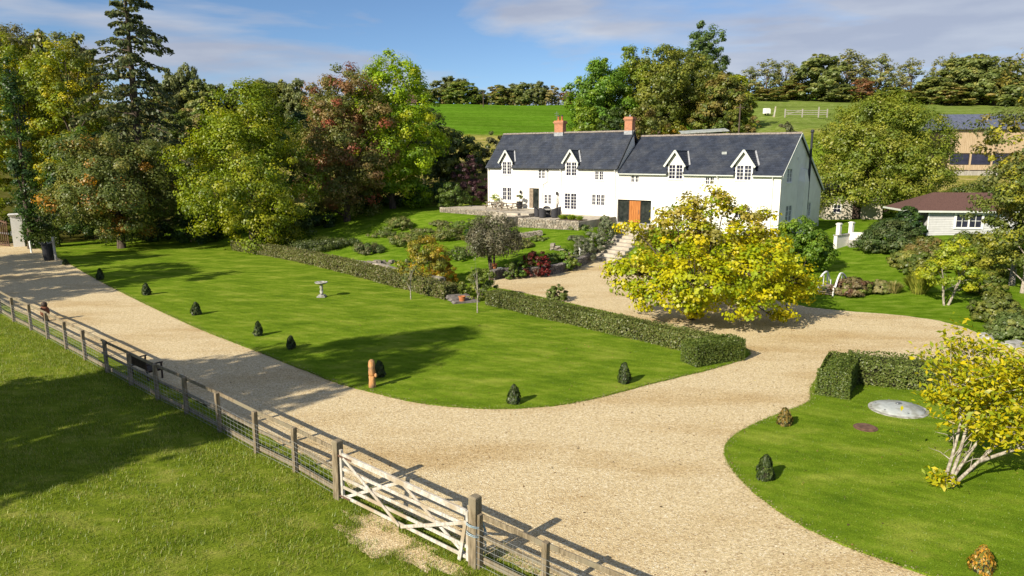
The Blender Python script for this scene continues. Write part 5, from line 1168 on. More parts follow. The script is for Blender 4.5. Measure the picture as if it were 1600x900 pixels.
# ------------------------------------------------------------------ entrance at the end of the drive
x, y = G(31, 385); z = gz(x, y)
gp = empty('gate_pillar', (x, y, z), .55, 'white painted brick gate pillar with moulded cap at the drive entrance', 'pillar')
H_ = D(31, 334, y)[1] - z
MB().box(-.46, .46, -.46, .46, -.2, H_ - .22).build('shaft', 'paint_white', gp); MB().box(-.54, .54, -.54, .54, H_ - .22, H_ - .1).box(-.62, .62, -.62, .62, H_ - .1, H_).build('cap', 'paint_white', gp, bevel=.02)
MB().box(-.58, -.46, -.3, .3, 1.1, 1.5).build('opener_box', 'metal_grey', gp)
x2, y2 = G(2, 384); eg = empty('entrance_gate', (x2, y2, z), 2.6, 'brown barred entrance gate swung open beside the white pillar', 'gate')
for k in range(9): MB().box(-1.6 + k * .4, -1.53 + k * .4, -.03, .03, .12, 2.5 + .1 * math.sin(k)).build('bar', 'rust', eg)
MB().box(-1.7, 1.75, -.045, .045, .1, .2).build('bottom_rail', 'rust', eg); MB().bar((-1.7, 0, 2.3), (1.75, 0, 2.75), .09, .1).build('top_rail', 'rust', eg); MB().box(-1.7, 1.75, -.1, -.03, 1.2, 1.36).build('opener_arm', 'metal_grey', eg)
x, y = G(77, 407); bn = empty('litter_bin', (x, y, .03), .3, 'dark bin heaped with pale scraps at the lawn corner', 'bin')
MB().lathe([(.36, 0), (.42, .6), (.44, 1.3), (.48, 1.34), (.48, 1.42), (.40, 1.42), (.38, 1.2)], 16).build('drum', 'black_plastic', bn, smooth=False); rng = random.Random(1); m = MB()
for k in range(9): m.bar((rng.uniform(-.3, .3), rng.uniform(-.3, .3), 1.25), (rng.uniform(-.6, .6), rng.uniform(-.4, .4), 1.55), .05, .04)
m.build('scraps', 'old_board', bn)
for (px, py, h, w_, lb) in ((88, 408, 1.95, .15, 'tall pale timber post leaning beside the dark bin'), (49.5, 395, 1.0, .12, 'short white marker post by the drive entrance')):
    x, y = G(px, py); o = MB().add([(-w_ / 2, -w_ / 2, -.2), (w_ / 2, -w_ / 2, -.2), (w_ / 2, w_ / 2, -.2), (-w_ / 2, w_ / 2, -.2), (-w_ / 2 - .08, -w_ / 2, h), (w_ / 2 - .08, -w_ / 2, h), (w_ / 2 - .08, w_ / 2, h + .05), (-w_ / 2 - .08, w_ / 2, h + .05)], [(0, 3, 2, 1), (4, 5, 6, 7), (0, 1, 5, 4), (1, 2, 6, 5), (2, 3, 7, 6), (3, 0, 4, 7)]).build('marker_post', 'paint_white' if h < 1.5 else 'gate_wood', loc=(x, y, .03), bevel=.01); tag(o, lb, 'post')
# black hose hook by the island hedge; flat stones by the pond edge
x, y = G(1476, 576); o = MB().tube([(-.55, 0, -.1), (-.5, 0, .35), (-.3, .05, .75), (0, .08, .9), (.3, .05, .8), (.42, 0, .55), (.45, 0, .4)], .022, 6).build('hose_hook', 'black_plastic', loc=(x, y, 0)); tag(o, 'black bent pipe hook standing behind the island hedge', 'pipe')
for k, (px, py, lb) in enumerate(((1546, 527, 'flat grey edging stone at the end of the gravel'), (1585, 540, 'flat grey edging stone under the shrubs at the gravel end'))):
    x, y = G(px, py); rng = random.Random(40 + k); o = white_attr_needed(MB().stone(0, 0, .08, 1.3, .7, .22, rng, .4).build('edging_stone', 'grey_stone', loc=(x, y, gz(x, y)))); tag(o, lb, 'stone')

# ------------------------------------------------------------------ vegetation
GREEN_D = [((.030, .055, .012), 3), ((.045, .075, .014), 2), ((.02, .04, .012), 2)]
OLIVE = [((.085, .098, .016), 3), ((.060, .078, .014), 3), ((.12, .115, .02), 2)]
MAPLE = [((.155, .170, .010), 4), ((.118, .142, .010), 3), ((.195, .185, .010), 2), ((.085, .11, .010), 1)]
BRIGHT = [((.16, .215, .006), 4), ((.21, .25, .006), 3), ((.10, .15, .008), 2), ((.26, .25, .01), 1)]
COPPER = [((.165, .11, .040), 4), ((.125, .115, .028), 5), ((.19, .095, .045), 2), ((.09, .095, .022), 3), ((.24, .07, .04), .5)]
YELLOWT = [((.22, .195, .012), 4), ((.15, .165, .014), 4), ((.29, .23, .012), 2), ((.11, .13, .016), 3)]
GOLD = [((.34, .275, .004), 5), ((.27, .255, .005), 5), ((.17, .20, .006), 3), ((.39, .29, .005), 2.5), ((.22, .16, .025), .6)]
OAKT = [((.105, .112, .028), 4), ((.080, .095, .022), 3), ((.16, .14, .035), 2), ((.27, .13, .025), .6)]
ASHY = [((.115, .105, .040), 3), ((.085, .09, .03), 3), ((.15, .125, .045), 2)]
ORANGE = [((.20, .155, .020), 4), ((.24, .16, .018), 2), ((.13, .125, .020), 5), ((.30, .17, .01), .5)]
GREY = [((.095, .080, .050), 3), ((.12, .10, .065), 2), ((.065, .060, .032), 2)]
PURPLE = [((.055, .022, .028), 3), ((.085, .04, .045), 2), ((.05, .04, .02), 1)]
RED = [((.09, .016, .014), 3), ((.06, .022, .015), 3), ((.15, .02, .016), 1)]
HEDGE = [((.105, .105, .028), 4), ((.080, .085, .020), 3), ((.13, .115, .045), 2), ((.15, .11, .06), 1.5)]
BOX = [((.075, .095, .016), 4), ((.055, .075, .014), 3), ((.11, .12, .024), 2)]
BROWNISH = [((.11, .105, .024), 3), ((.14, .10, .03), 3), ((.08, .09, .02), 2)]
WILLOW = [((.135, .145, .016), 4), ((.10, .12, .015), 3), ((.18, .17, .022), 2)]

# left of the picture: tall conifer, yellow ashes, oak, maple, copper beech, lime
def conifer(name, label, x, y, H, R, pal, seed, nb=110, group=None, z=None):
    rng = np.random.default_rng(seed); root = empty(name, (x, y, (gz(x, y) if z is None else z) - .05), 0, label, 'tree', group); mb = MB(); mb.tube([(0, 0, -.1), (0, 0, H * .5), (.1, 0, H)], [H * .018, H * .012, .03], 8)
    C, T = [], []
    for i in range(nb):
        v = .06 + .93 * (i / nb) ** .9; L = R * ((1 - v) ** .55 * rng.uniform(.45, 1.35) + .05); a = i * 2.4 + rng.uniform(-.4, .4); d = np.array([np.cos(a), np.sin(a), 0]); z0 = v * H
        pts = [np.array([0, 0, z0]), d * L * .5 + np.array([0, 0, z0 + L * .06]), d * L + np.array([0, 0, z0 - L * .10 + (.25 if v > .8 else 0)])]
        mb.tube([Vector(p) for p in pts], [max(.018 * L, .02), .011 * L + .005, .008], 4)
        k = int(130 * L / R * 1.2) + 20; u = rng.uniform(.12, 1.03, k) ** .8
        base = np.where((u < .5)[:, None], pts[0] + (pts[1] - pts[0]) * (u * 2)[:, None], pts[1] + (pts[2] - pts[1]) * (u * 2 - 1)[:, None])
        side = np.array([-d[1], d[0], 0]); sp = rng.normal(0, 1, k) * .16 * L * (1.15 - u)
        base = base + side * sp[:, None]; drop = rng.uniform(0, 1, k) ** 1.5 * .55 * min(1, L / R + .3); base[:, 2] -= drop
        C.append(base); T.append(np.array([d * .5 + side * np.sign(s_) * .4 + np.array([0, 0, -.8 * rng.uniform(.2, 1)]) for s_ in sp]))
    C = np.concatenate(C); T = np.concatenate(T); n = len(C); Nr = rng.normal(size=(n, 3)) + np.array([0, 0, .6]); col = pick(rng, pal, n) * rng.uniform(.75, 1.3, (n, 1))
    mb.build('trunk', 'bark', root, smooth=True); link(bpy.data.objects.new('crown', leaf_mesh('crown', C, Nr, rng.uniform(.3, .62, n), col, rng, T=T, w=.28)), root); return root
x, y, H, r = px_tree(192, 74, -28, 175)
conifer('spruce_tree', 'tall dark spruce with drooping branches towering over the drive', x, y, H * 1.1, r * 1.0, [((.080, .088, .036), 3), ((.055, .066, .030), 3), ((.13, .115, .045), 1.6)], 5, nb=118)
def T(name, label, px, d, top, w, pal, **kw):
    x, y, H, r = px_tree(px, d, top, w, kw.pop('base', None)); return tree(name, label, x, y, H, r, pal, **kw)
T('ash_tree', 'tall yellow ash crowding behind the drooping spruce', 100, 82, 50, 150, YELLOWT, leaf=.25, nc=330, lpc=85, zb=2.5, prof='tall', topcol=((.12, .12, .04), .8, 3))
T('ash_tree', 'tall green-yellow ash above the white gate pillar', 25, 84, 40, 150, [((.16, .165, .012), 3), ((.11, .13, .014), 4), ((.26, .21, .012), 1.5)], leaf=.25, nc=330, lpc=85, zb=3, prof='tall', topcol=((.13, .11, .05), .82, 4))
T('ash_tree', 'broad yellowing ash left of the entrance gate', -70, 78, 60, 150, YELLOWT, leaf=.32, nc=150, lpc=70, zb=3, prof='tall')
T('ivy_trunk', 'dark ivy-clad trunk rising beside the entrance gate', 12, 66, 92, 34, GREEN_D, leaf=.22, nc=110, lpc=50, zb=.3, prof='tall', tr=.3, cr=.7, nl=8)
T('oak_tree', 'round green oak with orange tinted leaf patches beside the bin', 172, 66, 212, 195, OAKT, leaf=.20, nc=480, lpc=105, zb=1.5, prof='round', tr=.34)
T('maple_tree', 'dense yellow-green maple with skirts to the lawn', 378, 65.5, 128, 205, MAPLE, leaf=.205, nc=520, lpc=105, boughs=22, zb=.15, prof='oval', tr=.3)
T('copper_tree', 'copper and olive leaved tree with bare red twigs on top', 532, 75, 98, 165, COPPER, leaf=.22, nc=470, lpc=105, boughs=20, zb=.7, prof='oval', tr=.33, topcol=((.15, .05, .03), .78, 3))
T('lime_tree', 'bright green lime tree behind the copper tree', 606, 79, 76, 165, BRIGHT, leaf=.23, nc=480, lpc=95, boughs=20, zb=.4, prof='oval')
T('dark_tree', 'dark green tree beside the farmhouse end', 660, 90, 168, 120, [((.05, .07, .018), 3), ((.035, .05, .014), 3), ((.09, .10, .02), 1.5)], leaf=.3, nc=180, lpc=80, zb=1)
T('dark_tree', 'yellow-tinged dark tree overlooking the farmhouse end gable', 712, 94, 205, 95, [((.06, .075, .018), 3), ((.04, .055, .014), 3), ((.17, .16, .02), 1)], leaf=.3, nc=150, lpc=75, zb=.8)
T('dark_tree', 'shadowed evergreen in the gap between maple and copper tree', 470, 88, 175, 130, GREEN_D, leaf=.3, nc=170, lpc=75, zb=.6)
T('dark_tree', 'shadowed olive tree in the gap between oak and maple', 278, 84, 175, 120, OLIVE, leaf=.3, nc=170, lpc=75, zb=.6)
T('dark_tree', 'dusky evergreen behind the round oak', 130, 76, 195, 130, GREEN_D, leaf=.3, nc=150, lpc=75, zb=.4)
# understorey
def S(name, label, px, d, top, w, pal, **kw):
    x, y, H, r = px_tree(px, d, top, w, kw.pop('base', None)); return shrub(name, label, x, y, H, r, pal, **kw)
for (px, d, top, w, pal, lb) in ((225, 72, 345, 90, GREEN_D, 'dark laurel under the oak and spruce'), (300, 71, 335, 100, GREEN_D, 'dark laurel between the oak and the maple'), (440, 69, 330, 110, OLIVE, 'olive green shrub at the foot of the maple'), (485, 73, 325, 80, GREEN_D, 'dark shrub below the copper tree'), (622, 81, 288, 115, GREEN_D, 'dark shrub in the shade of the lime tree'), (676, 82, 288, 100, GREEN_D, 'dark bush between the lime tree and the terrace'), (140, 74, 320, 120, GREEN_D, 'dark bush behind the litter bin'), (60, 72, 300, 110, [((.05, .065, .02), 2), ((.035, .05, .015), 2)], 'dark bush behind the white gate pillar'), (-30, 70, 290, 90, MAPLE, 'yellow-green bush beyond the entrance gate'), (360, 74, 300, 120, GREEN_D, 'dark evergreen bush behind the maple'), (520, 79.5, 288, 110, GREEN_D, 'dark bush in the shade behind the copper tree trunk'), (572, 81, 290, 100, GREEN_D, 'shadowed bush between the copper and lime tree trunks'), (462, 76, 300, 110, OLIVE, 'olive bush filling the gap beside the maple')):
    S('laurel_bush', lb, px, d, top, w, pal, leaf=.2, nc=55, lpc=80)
S('purple_shrub', 'purple leaved shrub at the farmhouse corner', 735, 80, 240, 62, PURPLE, leaf=.17, nc=70, lpc=80, prof='oval')
S('green_shrub', 'mid green shrub at the end of the picnic terrace', 709, 77, 284, 62, [((.085, .11, .02), 3), ((.06, .085, .016), 2)], leaf=.16, nc=60, lpc=80)
S('brown_shrub', 'brownish bush on the bank behind the farmhouse', 775, 96, 205, 70, [((.10, .09, .04), 3), ((.06, .07, .02), 2)], leaf=.25, nc=60, lpc=70)
# shadow-casting garden trees outside the frame, left of and behind the camera
tree('garden_tree', 'tall tree left of the drone position casting shade on the lawn', -27.0, 9.0, 20.5, 5.6, OLIVE, leaf=.40, nc=300, lpc=64, zb=3.0, boughs=0, cr=.95, prof='oval', tr=.4)
tree('garden_tree', 'broad tree by the paddock corner casting shade on the fence', -24.8, 16.2, 9.5, 3.4, OLIVE, leaf=.42, nc=130, lpc=60, zb=1.5, prof='round', tr=.35)
tree('garden_tree', 'spreading tree left of the drive casting shade on its far end', -45, 33, 18, 6.5, OLIVE, leaf=.42, nc=210, lpc=60, zb=3.0, prof='round', tr=.4)
tree('garden_tree', 'tall tree left of the drive entrance shading the gate', -53, 43, 18, 6.5, OLIVE, leaf=.42, nc=190, lpc=60, zb=3.0, prof='oval', tr=.4)


# centre: group of big trees behind the house
for (px, d, top, w, pal, lb, kw) in (
    (940, 118, 92, 95, [((.085, .13, .015), 3), ((.06, .10, .014), 2), ((.12, .155, .015), 2)], 'fresh green tree at the field side of the group behind the farmhouse', {}),
    (985, 122, 76, 100, [((.105, .12, .018), 3), ((.14, .15, .015), 2), ((.08, .095, .016), 2)], 'yellow-green oak behind the brick chimneys', {}),
    (1035, 118, 72, 120, [((.115, .11, .022), 3), ((.15, .135, .022), 2), ((.085, .09, .018), 2)], 'broad olive oak in the middle of the group behind the farmhouse', {}),
    (1075, 124, 76, 100, [((.10, .10, .020), 3), ((.13, .115, .022), 2), ((.07, .08, .018), 2)], 'dull olive oak behind the farmhouse beside the tall open tree', {}),
    (1103, 128, 34, 88, [((.075, .095, .03), 3), ((.055, .075, .024), 3)], 'tallest open crowned tree of the group behind the farmhouse', dict(nc=150, zb=7, lpc=80)),
    (1128, 115, 118, 75, BROWNISH, 'brown tinged tree behind the farmhouse ridge', {}),
    (1152, 117, 116, 55, [((.17, .16, .016), 3), ((.12, .125, .018), 2)], 'yellowing tree at the track end of the group behind the farmhouse', {})):
    pal = [((c[0] * 1.12, c[1] * 1.18, c[2]), w_) for c, w_ in pal]; k = dict(leaf=.34, nc=280, lpc=80, zb=2.0); k.update(kw); T('oak_tree', lb, px, d, top, w * (1.2 if top > 40 else .95), pal, group='big trees behind the farmhouse', **k)
for (px, d, top, w, pal, lb) in ((915, 108, 152, 62, [((.15, .185, .016), 3), ((.11, .145, .015), 2)], 'light green bush behind the chimney stack'), (962, 106, 168, 75, [((.045, .065, .02), 3), ((.06, .08, .02), 2)], 'dark green bush above the farmhouse roof'), (1010, 104, 160, 100, BROWNISH, 'olive brown bush behind the second chimney'), (1055, 104, 190, 60, ORANGE, 'orange tinged low bush above the roof ridge'), (1138, 104, 172, 50, OLIVE, 'olive bush beside the dark timber pole'), (1175, 108, 180, 45, BROWNISH, 'brown bush beside the pasture track'), (1228, 100, 190, 60, [((.09, .08, .045), 3), ((.07, .07, .03), 2)], 'grey-brown bramble mound behind the gable')):
    S('hedgerow_bush', lb, px, d, top, w, pal, leaf=.32, nc=70, lpc=60)

# far trees: a few crowns built once, then copied and scaled
def template(seed, H, r, pal, **kw):
    SEED[0] = seed; pal = [((c[0] * 1.45, c[1] * 1.45, c[2] * 1.45), w_) for c, w_ in pal]; k = dict(leaf=.5, nc=150, lpc=50, zb=1.0, boughs=9); k.update(kw); return tree('field_tree', 'far tree', 0, -400, H, r, pal, z=0, cat='tree', **k)
TPL = {'olive': template(901, 12, 5, OLIVE, nc=300, boughs=14, zb=.2), 'dark': template(902, 12, 5, [((.070, .074, .026), 3), ((.09, .088, .028), 2)], prof='round', nc=300, boughs=14, zb=.2), 'tan': template(903, 12, 4.2, [((.17, .125, .05), 3), ((.12, .10, .04), 2)]),
       'rust': template(904, 12, 4.4, [((.15, .065, .03), 3), ((.10, .06, .03), 2)], prof='round'), 'open': template(905, 14, 3.6, ASHY, nc=60, lpc=40, zb=2.5, nl=30, prof='tall', leaf=.42, boughs=0, cr=.9), 'brown': template(906, 12, 4.6, BROWNISH, nc=240, boughs=12, zb=.2), 'green': template(907, 12, 5, [((.095, .100, .028), 3), ((.075, .083, .024), 3), ((.13, .12, .032), 1.5)], nc=300, boughs=14, zb=.2)}
used = {k: False for k in TPL}
def far(kind, px, d, top, w, label, group, name='field_tree'):
    x, zt = D(px, top, d); z = gz(x, d); H0 = {'open': 14}.get(kind, 12); r0 = {'olive': 5, 'dark': 5, 'tan': 4.2, 'rust': 4.4, 'open': 3.6, 'brown': 4.6, 'green': 5}[kind]
    o = TPL[kind] if not used[kind] else copy_tree(TPL[kind]); used[kind] = True
    hs_ = (zt - z) / H0; rs = w * .5 * d / CAM_F / r0; o.location = (x, d, z - .1); o.rotation_euler = (0, 0, (px * .7) % 6.28); o.scale = (rs, rs, hs_)
    o['label'] = label; o['group'] = group; o.name = name; return o
gA = 'trees along the top of the green field'
for a in (('dark', 640, 262, 132, 40, 'dark round tree next to the far barn'), ('olive', 662, 258, 136, 44, 'olive tree at the field top near the far barn'), ('open', 678, 262, 128, 24, 'thin half-bare tree on the field top by the two big round trees'), ('dark', 703, 262, 118, 56, 'largest dark round tree on the field top'), ('olive', 722, 256, 126, 58, 'big olive green round tree on the field top'), ('dark', 752, 266, 140, 36, 'small dark tree right of the big round trees'), ('brown', 778, 260, 132, 44, 'brownish tree on the field top'), ('dark', 800, 264, 130, 40, 'blue-green tree behind the distant field edge'), ('green', 818, 258, 128, 36, 'green tree next to the conical dark one'), ('dark', 842, 258, 126, 30, 'upright dark tree on the field top'), ('tan', 863, 257, 133, 28, 'tan leaved tree on the field top'), ('rust', 887, 257, 142, 28, 'rusty red tree beside the utility pole')):
    far(*a[:5], a[5], gA)
gB = 'tree belt beyond the pasture'
for a in (('open', 1172, 205, 104, 44, 'ivy-dark open tree at the track end of the belt'), ('open', 1200, 205, 92, 52, 'open crowned tree leaning over the pasture track'), ('open', 1228, 208, 94, 46, 'half-bare tree beside the dense dark oak of the belt'), ('brown', 1240, 200, 125, 60, 'brownish low tree below the half-bare ones'), ('green', 1284, 198, 84, 88, 'dense dark oak in the pasture tree belt'), ('open', 1328, 204, 76, 66, 'tall ashy tree next to the dense oak'), ('open', 1345, 206, 86, 50, 'slim ashy tree with visible stems'), ('rust', 1350, 196, 122, 44, 'rusty low tree under the ashy trees'), ('open', 1378, 204, 84, 56, 'tall open ash above the round willow'), ('open', 1402, 210, 98, 36, 'almost bare tree with sky showing through'), ('open', 1428, 204, 90, 50, 'ivy-clad stem with tufted crown'), ('brown', 1415, 196, 140, 70, 'brown scrub tree below the ivy-clad stem'), ('open', 1470, 206, 88, 40, 'thin tree with bare top over the barn'), ('green', 1460, 196, 118, 66, 'low green tree above the barn end'), ('open', 1490, 208, 82, 30, 'bare spike of a tree over the barn roof'), ('green', 1512, 198, 86, 90, 'dense green tree above the barn roof'), ('green', 1535, 194, 84, 80, 'full green tree above the barn ridge end'), ('brown', 1560, 192, 108, 80, 'olive brown tree behind the near ash'), ('green', 1600, 190, 112, 90, 'green tree behind the near ash branches'), ('brown', 1490, 192, 132, 70, 'low brownish tree on the pasture edge over the barn'), ('green', 1310, 194, 130, 60, 'low green tree at the foot of the dense oak'), ('brown', 1200, 194, 138, 60, 'low brown scrub beside the pasture track'), ('olive', 1390, 194, 136, 56, 'low olive scrub behind the round willow')):
    far(*a[:5], a[5], gB)
gC = 'wood behind the garden trees'
for a in (('dark', 262, 150, 112, 56, 'dark tree beside the spruce'), ('dark', 288, 152, 98, 44, 'pointed dark tree rising over the wood'), ('green', 312, 145, 122, 60, 'dusky green tree in the wood'), ('dark', 345, 150, 130, 50, 'dark tree above the maple'), ('dark', 405, 150, 122, 60, 'dark tree above the maple and copper tree gap'), ('green', 435, 152, 124, 60, 'dark green tree touching the copper tree'), ('dark', 465, 150, 122, 50, 'dark tree hidden behind the copper tree'), ('brown', 245, 120, 150, 70, 'brownish tree between spruce and maple'), ('tan', 290, 112, 168, 70, 'pale scrubby tree behind the maple'), ('olive', 330, 118, 160, 70, 'olive tree behind the maple'), ('dark', 5, 120, 42, 90, 'brown-topped tree above the yellow ashes'), ('brown', 60, 118, 46, 80, 'bare-topped tree behind the yellow ashes'), ('brown', 120, 120, 52, 70, 'olive tree behind the ash and spruce'), ('dark', 640, 140, 175, 60, 'dark tree below the far barn'), ('green', 690, 118, 195, 60, 'green tree on the bank at the field corner'), ('dark', 560, 150, 140, 80, 'dark tree behind the lime tree'), ('dark', 505, 140, 150, 80, 'dark tree behind the copper crown')):
    far(*a[:5], a[5], gC)
for k, o in list(TPL.items()):
    if not used[k]: bpy.data.objects.remove(o)
# hedge lines under the far trees
def hedge_line(label, p0, p1, h, wid, pal, leaf, n, seed):
    rng = np.random.default_rng(seed); u = rng.uniform(0, 1, n); x = p0[0] + (p1[0] - p0[0]) * u; y = p0[1] + (p1[1] - p0[1]) * u + rng.normal(0, wid / 2, n); hh = h * (.75 + .25 * np.sin(x * .35 + seed) + .15 * np.sin(x * 1.1)); z = terrain(x, y) + rng.uniform(0, 1, n) * hh
    o = bpy.data.objects.new('field_hedge', leaf_mesh('field_hedge', np.stack([x, y, z], 1), rng.normal(size=(n, 3)) + np.array([0, -.3, .7]), leaf * rng.uniform(.7, 1.3, n), pick(rng, pal, n) * rng.uniform(.8, 1.2, (n, 1)), rng)); link(o); tag(o, label, 'hedge', 'field boundary hedges')
hedge_line('long field hedge along the top of the green field', (-45, 258), (30, 258), 4, 2, BROWNISH, .8, 2600, 3)
hedge_line('thick hedge along the pasture below the tree belt', (60, 206), (160, 200), 5, 2.5, BROWNISH, .8, 4200, 4)
hedge_line('rough hedge on the bank behind the farmhouse', (-22, 104), (6, 101), 1.3, 1.5, [((.16, .13, .06), 2), ((.09, .085, .03), 2)], .4, 1800, 5)

# right of the house
T('willow_tree', 'big rounded yellow-green willow beside the farmhouse gable', 1386, 74, 152, 226, WILLOW, leaf=.20, nc=800, lpc=105, zb=.9, prof='dome', tr=.3, stems=3, spread=2.2, cr=1.1, boughs=30)
T('ash_tree', 'near ash with olive and golden leaves beside the summer house', 1632, 44, 62, 190, [((.11, .11, .03), 3), ((.08, .09, .025), 3), ((.17, .13, .03), 2), ((.24, .20, .02), 1)], leaf=.20, nc=190, lpc=60, zb=3.0, prof='tall', bark='pale_bark', tr=.16, base=.4)
T('ash_tree', 'bushy young ash overhanging the side lawn', 1628, 42, 230, 150, [((.12, .125, .025), 3), ((.085, .10, .022), 3), ((.20, .18, .02), 2)], leaf=.15, nc=240, lpc=80, zb=.4, prof='oval', bark='pale_bark', tr=.1)
S('acer_tree', 'small yellow-green acer with slim pale stems by the gravel end', 1490, 40, 366, 100, [((.27, .25, .012), 3), ((.20, .21, .014), 3), ((.14, .17, .016), 2)], cat='tree', leaf=.13, nc=90, lpc=70, zb=1.1, prof='spread', tr=.05, stems=4, spread=.8, bark='pale_bark')
for (px, d, top, w, pal, nm, lb) in (
    (1258, 50, 337, 108, [((.10, .145, .014), 3), ((.07, .115, .012), 3), ((.15, .18, .014), 1)], 'laurel_bush', 'glossy green laurel below the farmhouse gable'),
    (1393, 55, 344, 104, [((.050, .070, .020), 3), ((.07, .08, .025), 2)], 'dark_bush', 'broad dark green bush in front of the summer house porch'),
    (1330, 43.2, 433, 72, [((.14, .10, .05), 3), ((.13, .14, .03), 3), ((.10, .05, .03), 1.5)], 'hydrangea_bush', 'reddish brown hydrangea beside the white footbridge'),
    (1452, 52, 372, 90, BROWNISH, 'mixed_shrub', 'brownish green shrub below the summer house window'),
    (1520, 50, 365, 100, OLIVE, 'mixed_shrub', 'olive shrub under the near ash'),
    (1440, 48, 395, 60, OLIVE, 'mixed_shrub', 'small olive shrub behind the ornamental grass'),
    (1376, 43.4, 438, 44, [((.17, .14, .06), 3), ((.12, .12, .03), 2)], 'mixed_shrub', 'straw coloured perennial clump beside the hydrangea'),
    (1540, 42, 420, 70, OLIVE, 'mixed_shrub', 'green shrub behind the slim acer'),
    (1585, 33, 490, 90, [((.09, .11, .03), 3), ((.07, .09, .025), 2), ((.14, .14, .04), 1)], 'mixed_shrub', 'loose green shrub hanging over the gravel end'),
    (1560, 36, 455, 80, [((.13, .13, .025), 3), ((.09, .10, .025), 2)], 'mixed_shrub', 'yellowish shrub between the acer and the gravel end'),
    (1470, 49, 385, 90, BROWNISH, 'mixed_shrub', 'brown tipped shrub in front of the summer house wall'), (1420, 50, 392, 60, [((.15, .14, .03), 3), ((.10, .11, .025), 2)], 'mixed_shrub', 'yellow-olive shrub beside the broad dark bush'), (1550, 46, 385, 90, [((.17, .16, .022), 3), ((.11, .12, .022), 2)], 'mixed_shrub', 'lime tinged shrub below the overhanging ash'), (1420, 60, 322, 60, GREEN_D, 'mixed_shrub', 'dark shrub beside the summer house porch post'),
    (1530, 66, 280, 120, OLIVE, 'mixed_shrub', 'tall olive hedge bush behind the summer house')):
    S(nm, lb, px, d, top, w, pal, leaf=.13 if d < 47 else .16, nc=170 if w > 95 else 95, lpc=85, boughs=0)
def grass_clump(name, label, x, y, H, R, pal, n, seed, z=None, wd=.03):
    rng = np.random.default_rng(seed); a = rng.uniform(0, 6.28, n); le = rng.uniform(.2, 1, n); b = np.stack([np.cos(a) * R * .25 * le, np.sin(a) * R * .25 * le, np.zeros(n)], 1); t_ = np.stack([np.cos(a) * R * le, np.sin(a) * R * le, H * (1 - .4 * le) * rng.uniform(.6, 1, n)], 1)
    root = empty(name, (x, y, gz(x, y) if z is None else z), 0, label, 'plant'); C = (b + t_) / 2; Tt = t_ - b; L = np.linalg.norm(Tt, axis=1)
    link(bpy.data.objects.new('leaves', leaf_mesh('leaves', C, rng.normal(size=(n, 3)) * .3 + np.stack([-np.cos(a), -np.sin(a), np.full(n, .8)], 1), L, pick(rng, pal, n) * rng.uniform(.8, 1.2, (n, 1)), rng, T=Tt, w=wd, fold=.02)), root); MB().lathe([(R * .2, -.05), (R * .15, .12), (.02, .2)], 8).build('crown_base', 'soil', root); return root
x, y = G(1435, 464); grass_clump('ornamental_grass', 'tall yellow-green ornamental grass on the side lawn bank', x, y, 1.9, 1.0, [((.24, .22, .04), 3), ((.17, .18, .03), 2)], 900, 3)
x, y = G(1395, 462); grass_clump('ornamental_grass', 'smaller straw ornamental grass next to the hydrangea clump', x, y, 1.0, .7, [((.26, .20, .08), 3), ((.15, .15, .04), 2)], 600, 4)
x, y = G(1385, 352, 2.0); grass_clump('yucca_plant', 'spiky variegated yucca above the white block wall', x, 66, 1.3, .8, [((.24, .24, .10), 3), ((.14, .16, .05), 2)], 260, 5, wd=.05)
x, y = from_house(-1.4, -5.7); grass_clump('agapanthus', 'bright green strappy plants in the terrace flower bed', x, y, .62, .62, [((.19, .23, .015), 3), ((.13, .17, .015), 2)], 420, 6, z=3.0, wd=.05)
x, y = from_house(-2.3, -5.8); grass_clump('agapanthus', 'bright green strappy clump at the dining end of the flower bed', x, y, .58, .55, [((.20, .23, .015), 3), ((.13, .17, .015), 2)], 380, 7, z=3.0, wd=.05)
x, y = from_house(-.6, -5.6); grass_clump('agapanthus', 'bright green strappy clump at the steps end of the flower bed', x, y, .55, .5, [((.18, .22, .02), 3), ((.12, .16, .015), 2)], 360, 8, z=3.0, wd=.05)

